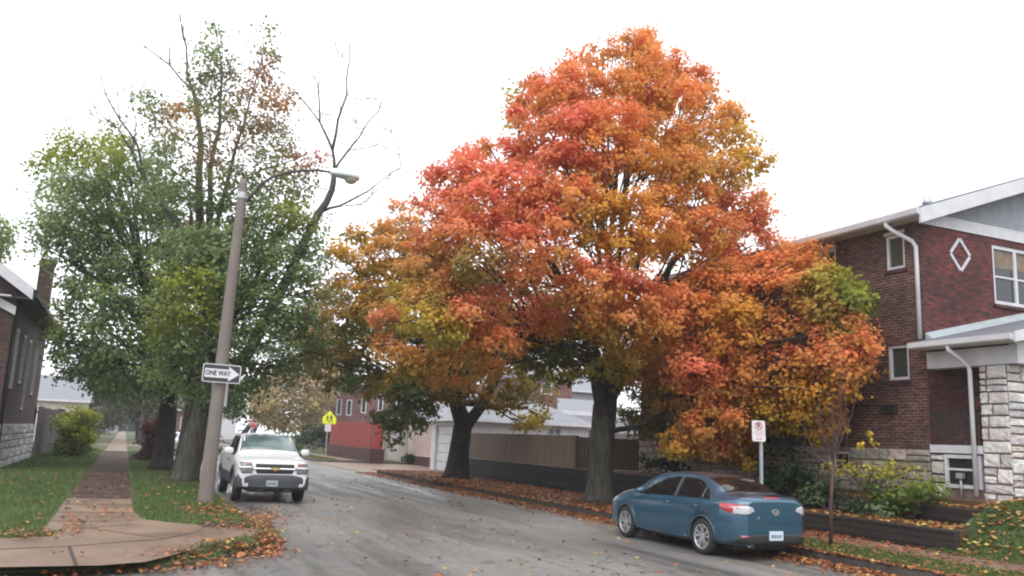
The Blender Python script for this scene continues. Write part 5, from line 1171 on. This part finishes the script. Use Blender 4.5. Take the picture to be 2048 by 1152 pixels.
# full green tree to its left
TB=(1.5,37.2,.13)
tb=empty('street_tree',TB,'full green tree with dark trunk spreading left over the pavement','tree','trees on the left verge')
PB=[(232,250),(262,290),(300,330),(345,345),(362,420),(368,520),(360,640),(345,770),(300,800),(262,800),(215,795),(165,770),(118,742),(100,690),(122,640),(112,585),(130,540),(92,500),(42,468),(45,450),(95,425),(78,360),(80,325),(110,285),(170,262),(195,290)]
acB=[(165,290,80,YGR*.85),(230,290,60,YGR*.7),(110,320,60,YGR*.7),(80,450,50,MGR*1.5),(110,400,60,MGR*1.5),(300,650,60,MGR*1.3),(130,640,50,YGR*.6),(340,560,40,YGR*.7)]
lf=lobes_from(PB,37.2,1,44,46,1,front=True,Rcap=4.4,edge=9); lb=lobes_from(PB,37.2,1,66,50,1,front=False,Rcap=4.4,shrink=8)
crownleaves('crown',lf,green(MGR*1.1,DGR*1.15,acB),tb,dens=.48,leaf=.145,sig=.5); crownleaves('back_crown',lb,green(MGR,DGR,acB),tb,dens=.3,leaf=.2,sig=.5)
fr=fringe(PB,37.2,75); fr=fr[fr[:,4]<330]; crownleaves('outer_sprays',fr,green(MGR*1.2,MGR*.8,acB),tb,dens=.4,leaf=.14,clump=.32,sig=.62)
trunk(tb,[TB,(1.55,37.2,1.6),(1.5,37.2,3.2),(1.2,37.1,5.5),(.6,37,8)],[.42,.36,.32,.24,.12],'bark')
limbs(tb,np.concatenate([lf,lb]),(1.4,37.2,4.0),'bark',k=8,r0=.14)
TC=(2.05,33.2,.13)
tc=empty('street_tree',TC,'slim dark trunk squeezed between the two thicker trunks on the left verge','tree','trees on the left verge')
trunk(tc,[TC,(2.1,33.2,2),(2.2,33.1,4.5),(2.1,33.0,7)],[.3,.24,.2,.1],'bark')
PC=[(300,480),(440,420),(500,520),(480,700),(420,790),(300,800)]
lb=lobes_from(PC,33.2,2,70,55,1,front=False,Rcap=3,shrink=5); crownleaves('crown',lb,green(MGR*.95,DGR),tc,dens=.5,leaf=.19,sig=.5); limbs(tc,lb,(2.15,33.1,4),'bark',k=3,r0=.08)
TD=(1.35,47.5,.13)
td=empty('street_tree',TD,'gnarled trunk wrapped in brown dead leaves, farthest of the left verge trunks','tree','trees on the left verge')
trunk(td,[TD,(1.7,47.5,1.5),(1.9,47.4,3.5),(1.8,47.3,6.5)],[.62,.4,.34,.2],'bark',.5)
PD=[(260,640),(330,600),(420,640),(470,760),(440,850),(380,800),(300,800),(262,770)]
l2=lobes_from(PD,47.5,2,50,48,1,front=True,Rcap=3.5); crownleaves('crown',l2,green(MGR*.8,DGR),td,dens=.45,leaf=.25,sig=.5); limbs(td,l2,(1.85,47.4,4),'bark',k=4,r0=.1)
vine=np.array([[*atY(300+RNG.normal()*7,872+RNG.normal()*26,47.0),.32,300,870] for _ in range(10)]+[[*atY(408+RNG.normal()*8,890+RNG.normal()*20,40.0),.3,410,890] for _ in range(8)])
crownleaves('dead_leaf_ivy',vine[:10],green(np.array([.16,.06,.045]),np.array([.08,.035,.03])),td,dens=.5,leaf=.15)
ob=crownleaves('shrub',vine[10:],green(np.array([.13,.06,.045]),np.array([.07,.035,.03])),None,dens=.5,leaf=.13); tag(ob,'brown withered shrub between the leaning trunk and the street lamp pole','shrub')
# trees farther away
def fartree(name,label,base,poly,colf,tr,mat='bark',leaf=.3,dens=.5,spacing=34,rpx=30,Rcap=3.5,group='trees far down the street',kind='tree',th=None,k=5,edge=7):
    r=empty(name,base,label,kind,group); Y=base[1]
    l=lobes_from(poly,Y,base[0],spacing,rpx,1,front=True,Rcap=Rcap,edge=edge); l2=lobes_from(poly,Y,base[0],spacing*1.5,rpx,1,front=False,Rcap=Rcap,edge=edge)
    A=np.concatenate([l,l2]) if len(l2) else l
    crownleaves('crown',A,colf,r,dens=dens,leaf=leaf,clump=leaf*2.6,sig=.5)
    zc=A[:,2].mean() if th is None else th; c=A[:,:3].mean(0)
    trunk(r,[base,(base[0]*.7+c[0]*.3,Y,zc*.5),(base[0]*.4+c[0]*.6,Y,zc)],[tr,tr*.8,tr*.4],mat,.2)
    limbs(r,A,(base[0]*.6+c[0]*.4,Y,zc*.7),mat,k=k,r0=tr*.35)
    return r
TAN=np.array([.42,.32,.17]); 
fartree('street_tree','rounded tan and dusty pink tree behind the white pickup and left of the school sign',(9.9+.0,88,.1),[(500,790),(520,765),(560,735),(590,745),(620,740),(650,735),(665,770),(660,810),(640,850),(600,870),(550,865),(520,850),(500,830)],green(TAN*1.1,np.array([.33,.27,.11]),[(590,755,50,np.array([.48,.32,.25])),(650,760,40,np.array([.48,.32,.25]))]),.3,leaf=.28,dens=.7,spacing=26,rpx=26)
fartree('street_tree','dark far tree with thick trunk at the end of the left pavement',(2.05,112,.1),[(190,760),(240,740),(300,745),(345,770),(345,850),(300,858),(270,840),(215,855),(195,840)],green(np.array([.09,.10,.045]),np.array([.05,.055,.03]),[(310,840,40,np.array([.25,.12,.07]))]),.75,leaf=.35)
fartree('street_tree','dull green tree mass above the far pavement end',(-6,150,.1),[(130,740),(210,720),(260,760),(235,850),(190,870),(160,860)],green(np.array([.10,.11,.06]),np.array([.06,.065,.04])),.5,leaf=.45)
fartree('street_tree','dark green tree hanging behind the street lamp above the far parked cars',(6.1,98,.1),[(400,790),(450,760),(540,760),(560,800),(520,835),(450,842),(410,838)],green(MGR*.9,DGR),.35,leaf=.3)
fartree('street_tree','muted green tree filling the gap between the tan tree and the maples',(13.2,104,.1),[(560,640),(640,600),(680,660),(690,740),(700,790),(660,800),(600,780),(545,760),(530,700)],green(MGR,DGR,[(650,760,40,OLV)]),.35,leaf=.32,spacing=34)
fartree('street_tree','pale far tree reaching in from the left edge above the brown house roof',(-12.5,52,.1),[(-60,430),(-10,425),(14,445),(28,470),(20,500),(12,525),(-60,530)],green(MGR*1.2,MGR*.8),.3,leaf=.2,dens=.45,spacing=20,rpx=16,Rcap=2)
fartree('street_tree','soft brown-green tree in front of the far grey roof at left',(-3.2,96,.1),[(150,690),(200,680),(250,700),(262,790),(240,800),(195,790),(160,765)],green(np.array([.09,.12,.06]),np.array([.05,.065,.035])),.3,leaf=.3)
for q_,(b_,pl_) in enumerate([((-4.5,235,.1),[(150,790),(200,775),(240,790),(238,868),(150,868)]),((1.8,250,.1),[(215,800),(250,780),(300,800),(300,868),(215,864)]),((12,240,.1),[(290,790),(350,775),(420,790),(420,872),(290,868)]),((-14,228,.1),[(60,790),(110,770),(165,790),(165,868),(60,868)])]):
    fartree('street_tree',['dark wooded clump closing the far end of the left pavement','faded dark tree in the farthest gap just right of the pavement end','faded tree row seen between the left trunks','faded trees beyond the long grey roof at left'][q_],b_,pl_,green(np.array([.10,.12,.07]),np.array([.06,.075,.045]),[(300,830,60,np.array([.2,.11,.07]))]),.5,leaf=.55,dens=.9,spacing=18,rpx=17,Rcap=3,edge=3,k=3)
# utility pole far left
m=MB(); m.tube([(1.5,93,.1),(1.5,93,9)],[.17,.12],8); tag(m.build('utility_pole','deadwood'),'grey wooden utility pole beside the far pavement','pole')
# shrubs
def shrub(name,label,cells,colf,leaf=.1,dens=.6,group=None,clump=.22,cat='shrub',stem=True,base=None):
    c=np.array(cells); b=base or (c[:,0].mean(),c[:,1].mean(),c[:,2].min()-.3)
    r=empty(name,b,label,cat,group)
    A=np.concatenate([c,np.zeros((len(c),2))],axis=1)
    crownleaves('foliage',A,colf,r,dens=dens,leaf=leaf,clump=clump,sig=.5)
    m=MB()
    for q in c: m.tube([Vector(b)+Vector((RNG.normal()*.08,RNG.normal()*.08,-.05)),(Vector(b)+Vector(q[:3]))/2+Vector((0,0,.05)),Vector(q[:3])],[.018,.012,.006],5)
    m.build('stem','twig',r)
    return r
def blob(px,py,X,rx,n,r,ry=None,dy=.6):
    out=[]
    for _ in range(n):
        x=px+RNG.normal()*rx; y=py+RNG.normal()*(ry or rx*.5); d=ray(x,y); t=(X+RNG.normal()*.25)/d[0]; out.append((d[0]*t,d[1]*t,max(EYE+d[2]*t,.2),r*(.7+.6*RNG.random())))
    return out
shrub('shrub','rounded yellow-green bush at the end of the grey fence by the left pavement',[(-2.3+RNG.uniform(-.6,.6),50.5+RNG.uniform(-.9,.9),(.45+RNG.random()*1.9),.62) for _ in range(22)],green(np.array([.40,.42,.04]),np.array([.10,.15,.03])),leaf=.14,dens=.6,clump=.35)
shrub('shrub','leafy pale green and yellow bush under the porch at the top of the terrace',blob(1840,985,16.0,24,9,.26,16)+blob(1790,1000,15.8,22,5,.22,10),green(np.array([.20,.26,.05]),np.array([.06,.10,.03])),leaf=.11)
shrub('shrub','low grey-green bush on the terrace right of the blue car',blob(1650,1000,15.6,22,8,.26,12)+blob(1710,1015,15.4,22,6,.2,8),green(np.array([.12,.16,.08]),np.array([.05,.075,.035])),leaf=.09)
shrub('shrub','dark green bush behind the no parking sign post',blob(1560,955,15.9,22,12,.36,24)+blob(1600,1000,15.4,14,5,.25,10),green(np.array([.03,.055,.025]),np.array([.018,.03,.015])),leaf=.11)
shrub('shrub','sparse bush with pale yellow leaves in front of the stone foundation',blob(1735,945,16.3,42,16,.12,8),green(np.array([.55,.47,.08]),np.array([.35,.33,.05])),leaf=.09,dens=.22,clump=.2)
shrub('shrub','small dark evergreen shrub at the foot of the far foundation beyond the big maple',blob(1330,935,16.2,26,8,.26,10),green(np.array([.035,.05,.025]),np.array([.02,.03,.015])),leaf=.12)
shrub('shrub','dark hedge between the tan tree and the red fence',[(15.8+RNG.normal()*.9,78+RNG.normal()*1.5,.6+RNG.random()*1.6,.7) for _ in range(12)],green(np.array([.035,.06,.03]),np.array([.02,.035,.02])),leaf=.25,clump=.5)
shrub('shrub','low bright green planting on the grass behind the school sign',[(12.9+RNG.normal()*1.1,76+RNG.normal()*1.0,.35+RNG.random()*.5,.45) for _ in range(10)],green(np.array([.15,.22,.06]),np.array([.07,.11,.03])),leaf=.2,clump=.4)
shrub('shrub','small dark green weed clump below the pink roller door',[(18.0+RNG.normal()*.12,56.5+RNG.normal()*.5,.3+RNG.random()*.3,.3) for _ in range(6)],green(np.array([.05,.09,.04]),np.array([.03,.05,.02])),leaf=.15)
shrub('shrub','small rusty red shrub at the foot of the second maple',[(12.6+RNG.normal()*.35,31.5+RNG.normal()*.6,.22,.16) for _ in range(9)],green(np.array([.42,.10,.05]),np.array([.3,.08,.04])),leaf=.1,cat='leaf heap') if 0 else None
# bare sapling by the sidewalk
SB=(12.8,13.0,.13); s=empty('sapling',SB,'slender leafless reddish sapling on the grass just behind the blue car','tree')
m=MB(); tp=atY(1668,905,13.0); m.tube([SB,(12.82,13.0,.9),tp],[.04,.034,.028],8); m.build('trunk','twig',s,smooth=True)
m=MB()
for k in range(17):
    a0=Vector(SB).lerp(tp,.72+.28*RNG.random()); an=RNG.random()*6.28; h=.8+RNG.random()*1.0; sp=.12+.45*RNG.random()
    e=a0+Vector((math.cos(an)*sp,math.sin(an)*sp,h)); mid=a0.lerp(e,.5)+Vector((math.cos(an)*.1,math.sin(an)*.1,-.04)); m.tube([a0,mid,e],[.012,.008,.003],5)
    for _ in range(2):
        q=mid.lerp(e,RNG.random()); m.tube([q,q+Vector((RNG.normal()*.12,RNG.normal()*.12,.25))],[.005,.002],4)
m.build('twigs','twig',s)
lv=np.array([[*(atY(x,y,13.0)),.06,x,y] for x,y in ((1692,865),(1738,870),(1742,888),(1722,890))]); crownleaves('leaves',lv,green(np.array([.6,.42,.06]),np.array([.5,.35,.05])),s,dens=.3,leaf=.07,clump=.1)
# ------------------------------------------------------------------ grass blades and fallen leaves
def blades(name,XY,z,hgt,c1,c2,label,wd=.016):
    n=len(XY); P=np.column_stack([XY,z]); an=RNG.random(n)*6.283; h=hgt*RNG.uniform(.5,1.3,n); ln=RNG.normal(size=(n,2))*.35
    dx=np.column_stack([np.cos(an),np.sin(an),np.zeros(n)])*wd*RNG.uniform(.7,1.4,(n,1))
    tip=P+np.column_stack([ln[:,0]*h,ln[:,1]*h,h]); V=np.stack([P-dx,P+dx,tip],1).reshape(-1,3)
    me=bpy.data.meshes.new(name); me.vertices.add(n*3); me.vertices.foreach_set('co',V.ravel()); me.loops.add(n*3); me.loops.foreach_set('vertex_index',np.arange(n*3,dtype=np.int32))
    me.polygons.add(n); me.polygons.foreach_set('loop_start',np.arange(0,n*3,3,dtype=np.int32)); me.polygons.foreach_set('loop_total',np.full(n,3,dtype=np.int32)); me.update(calc_edges=True)
    a=me.color_attributes.new('Col','FLOAT_COLOR','POINT'); t=RNG.random((n,1)); ns=.5+.5*np.sin(XY[:,0:1]*1.7+np.sin(XY[:,1:2]*1.1)*2)*np.cos(XY[:,1:2]*.8); t=np.clip(t*.6+ns*.5,0,1)
    cc=np.ones((n,4)); cc[:,:3]=mixc(np.array(c1)[None],np.array(c2)[None],t); a.data.foreach_set('color',np.repeat(cc,3,axis=0).ravel()); me.materials.append(M['blade'])
    o=bpy.data.objects.new(name,me); COL.objects.link(o); return tag(o,label,'grass',kind='stuff')
def inpoly(poly,n):
    poly=np.array(poly,float); out=np.zeros((0,2))
    while len(out)<n:
        c=RNG.uniform(poly.min(0),poly.max(0),size=(n*3,2)); out=np.concatenate([out,c[pip(poly,c)]])
    return out[:n]
LBi=offset(LB,.03)
def leftgrass(n,y0,y1,x0,x1,poww=1):
    c=np.column_stack([RNG.uniform(x0,x1,n),y0+(y1-y0)*RNG.random(n)**poww]); k=pip(LBi,c)&~pip(slab,c)&~((c[:,0]>-1.05)&(c[:,0]<.37)&(c[:,1]>15.5)); return c[k]
c=np.concatenate([leftgrass(60000,15.5,30,-6.5,2.6,1.3),leftgrass(26000,30,62,-4,2.6,1.2),leftgrass(14000,12.6,17,-3,3)])
blades('grass',c,.03+.116*np.clip(edist(LB,c)/.34,0,1),.075,(.075,.125,.042),(.135,.185,.065),'short green grass of the left verge and lawn')
c=inpoly([(11.92,8),(13.3,8),(13.3,16.5),(11.92,16.5)],15000); blades('grass',c,.14*np.ones(len(c)),.06,(.08,.13,.035),(.12,.15,.045),'patchy green grass strip between the right kerb and pavement')
c=inpoly([(14.55,7.5),(20,7.5),(20,12.2),(14.55,12.2)],30000); blades('grass',c,np.array([lawnz(a,b) for a,b in c]),.06,(.07,.125,.035),(.12,.165,.045),'green lawn bank below the stone porch')
c=inpoly([(11.95,17),(13.3,17),(13.3,42),(11.95,42)],9000); blades('grass',c,.14*np.ones(len(c)),.05,(.08,.10,.03),(.13,.12,.045),'thin grass showing through leaves under the maples')
c=inpoly([(11.95,57.5),(13.3,57.5),(13.3,110),(11.95,110)],9000); blades('grass',c,.15*np.ones(len(c)),.09,(.12,.15,.04),(.17,.17,.05),'far strip of yellowish grass beyond the driveway',.03)
LPAL=np.array([[.27,.085,.038],[.33,.13,.05],[.19,.06,.035],[.38,.21,.06],[.14,.055,.035],[.46,.35,.10],[.11,.045,.03]])
def litter(name,XY,z,label,size=.1,w_=None,lift=.02):
    n=len(XY); C=np.column_stack([XY,z+RNG.random(n)*lift+.012]); nn=unit(RNG.normal(size=(n,3))*.28+np.array([0,0,1])); k=RNG.choice(len(LPAL),n,p=w_)
    o=leafmesh(name,C,nn,size*RNG.uniform(.6,1.3,n),LPAL[k]*(1+RNG.normal(size=(n,1))*.15),'litter',None,fold=.12); return tag(o,label,'fallen leaves',kind='stuff')
w0=np.array([.28,.24,.2,.1,.1,.03,.05]); w0/=w0.sum(); wy=np.array([.12,.22,.08,.25,.05,.25,.03]); wy/=wy.sum()
n=20000; y=RNG.uniform(9,43,n); x=11.86-np.abs(RNG.normal(size=n))*.45; k=x>9.2; litter('fallen_leaves',np.column_stack([x,y])[k],np.where(x[k]>11.73,.15,0.),'thick band of orange-brown leaves in the gutter along the right kerb',.078,w0)
n=26000; y=RNG.uniform(8.5,43,n); x=RNG.uniform(11.9,15.1,n); k=(RNG.random(n)<np.where(y<14,.28,.9)); litter('fallen_leaves',np.column_stack([x,y])[k],.155*np.ones(k.sum()),'orange leaves covering the verge and pavement under the maples',.08,w0)
n=1500; x=RNG.uniform(2.8,11.3,n); y=10+RNG.random(n)**1.2*34; k=RNG.random(n)<np.where((x<8)&(y<26),.6,.35); litter('fallen_leaves',np.column_stack([x,y])[k],np.zeros(k.sum()),'scattered wet leaves on the road surface',.085,wy,.004)
g_=[]
for (px,py,sx,sy,n) in ((518,1045,16,12,480),(470,1060,30,5,160),(540,1080,16,8,560),(485,1096,40,5,420),(400,1114,50,5,260),(420,1026,40,7,420),(530,1030,35,14,300),(200,1030,60,10,50),(60,1075,50,6,160),(150,1060,10,10,60),(300,1128,90,5,110),(90,1135,90,5,60)):
    q=np.array([gp(px+RNG.normal()*sx,py+RNG.normal()*sy,.1) for _ in range(n)]); g_.append(q)
q=np.concatenate(g_); on=pip(LB,q); de=edist(LB,q); litter('fallen_leaves',q,np.where(on,.05+.11*np.clip(de/.34,0,1),0.),'drifts of red-brown leaves round the left corner kerb and lamp foot',.075,w0,.05)
c=inpoly([(14.6,7.5),(19,7.5),(19,12.3),(14.6,12.3)],1500); litter('fallen_leaves',c,np.array([lawnz(a,b)+.03 for a,b in c]),'yellow and orange leaves on the lawn bank',.11,wy,.05)
c=inpoly([(14.87,12.1),(16.2,12.1),(16.2,19),(14.87,19)],1500); litter('fallen_leaves',c,.56*np.ones(len(c)),'leaves lying on the lower terrace bed',.1,wy)
c=inpoly([(16.3,12.0),(17.3,12.0),(17.3,19),(16.3,19)],900); litter('fallen_leaves',c,.93*np.ones(len(c)),'leaves lying on the upper terrace bed',.1,wy)
c=np.column_stack([RNG.normal(12.2,.5,900),RNG.normal(32.5,.9,900)]); litter('leaf_pile',c,.16*np.ones(900),'bright orange leaf heap at the kerb by the second maple',.12,w0,.12)
c=leftgrass(700,16,34,-5,2.5); litter('fallen_leaves',c,.19*np.ones(len(c)),'a few leaves on the left grass',.09,w0)
c=np.column_stack([RNG.uniform(-1,.33,260),RNG.uniform(16,34,260)]); litter('fallen_leaves',c,.16*np.ones(260),'leaves along the left pavement',.08,w0,.004)

# ------------------------------------------------------------------ damp autumn air
hz=MB(); hz.box(-450,450,-150,450,-1.1,19.5); ho=hz.build('haze',[],uv=False) if 0 else None
me=bpy.data.meshes.new('haze'); me.from_pydata(hz.v,[],hz.f); me.update(); ho=bpy.data.objects.new('haze',me); COL.objects.link(ho)
bm=bmesh.new(); bm.from_mesh(me); bmesh.ops.recalc_face_normals(bm,faces=bm.faces); bm.to_mesh(me); bm.free()
hm=bpy.data.materials.new('damp_air'); hm.use_nodes=True; hn=hm.node_tree; hn.nodes.remove(hn.nodes['Principled BSDF'])
pv=hn.nodes.new('ShaderNodeVolumePrincipled'); pv.inputs['Color'].default_value=(.93,.95,1,1); pv.inputs['Density'].default_value=.0007; pv.inputs['Anisotropy'].default_value=.2
hn.links.new(pv.outputs[0],hn.nodes['Material Output'].inputs['Volume']); me.materials.append(hm)
tag(ho,'thin pale haze of a damp overcast day','haze',kind='stuff')
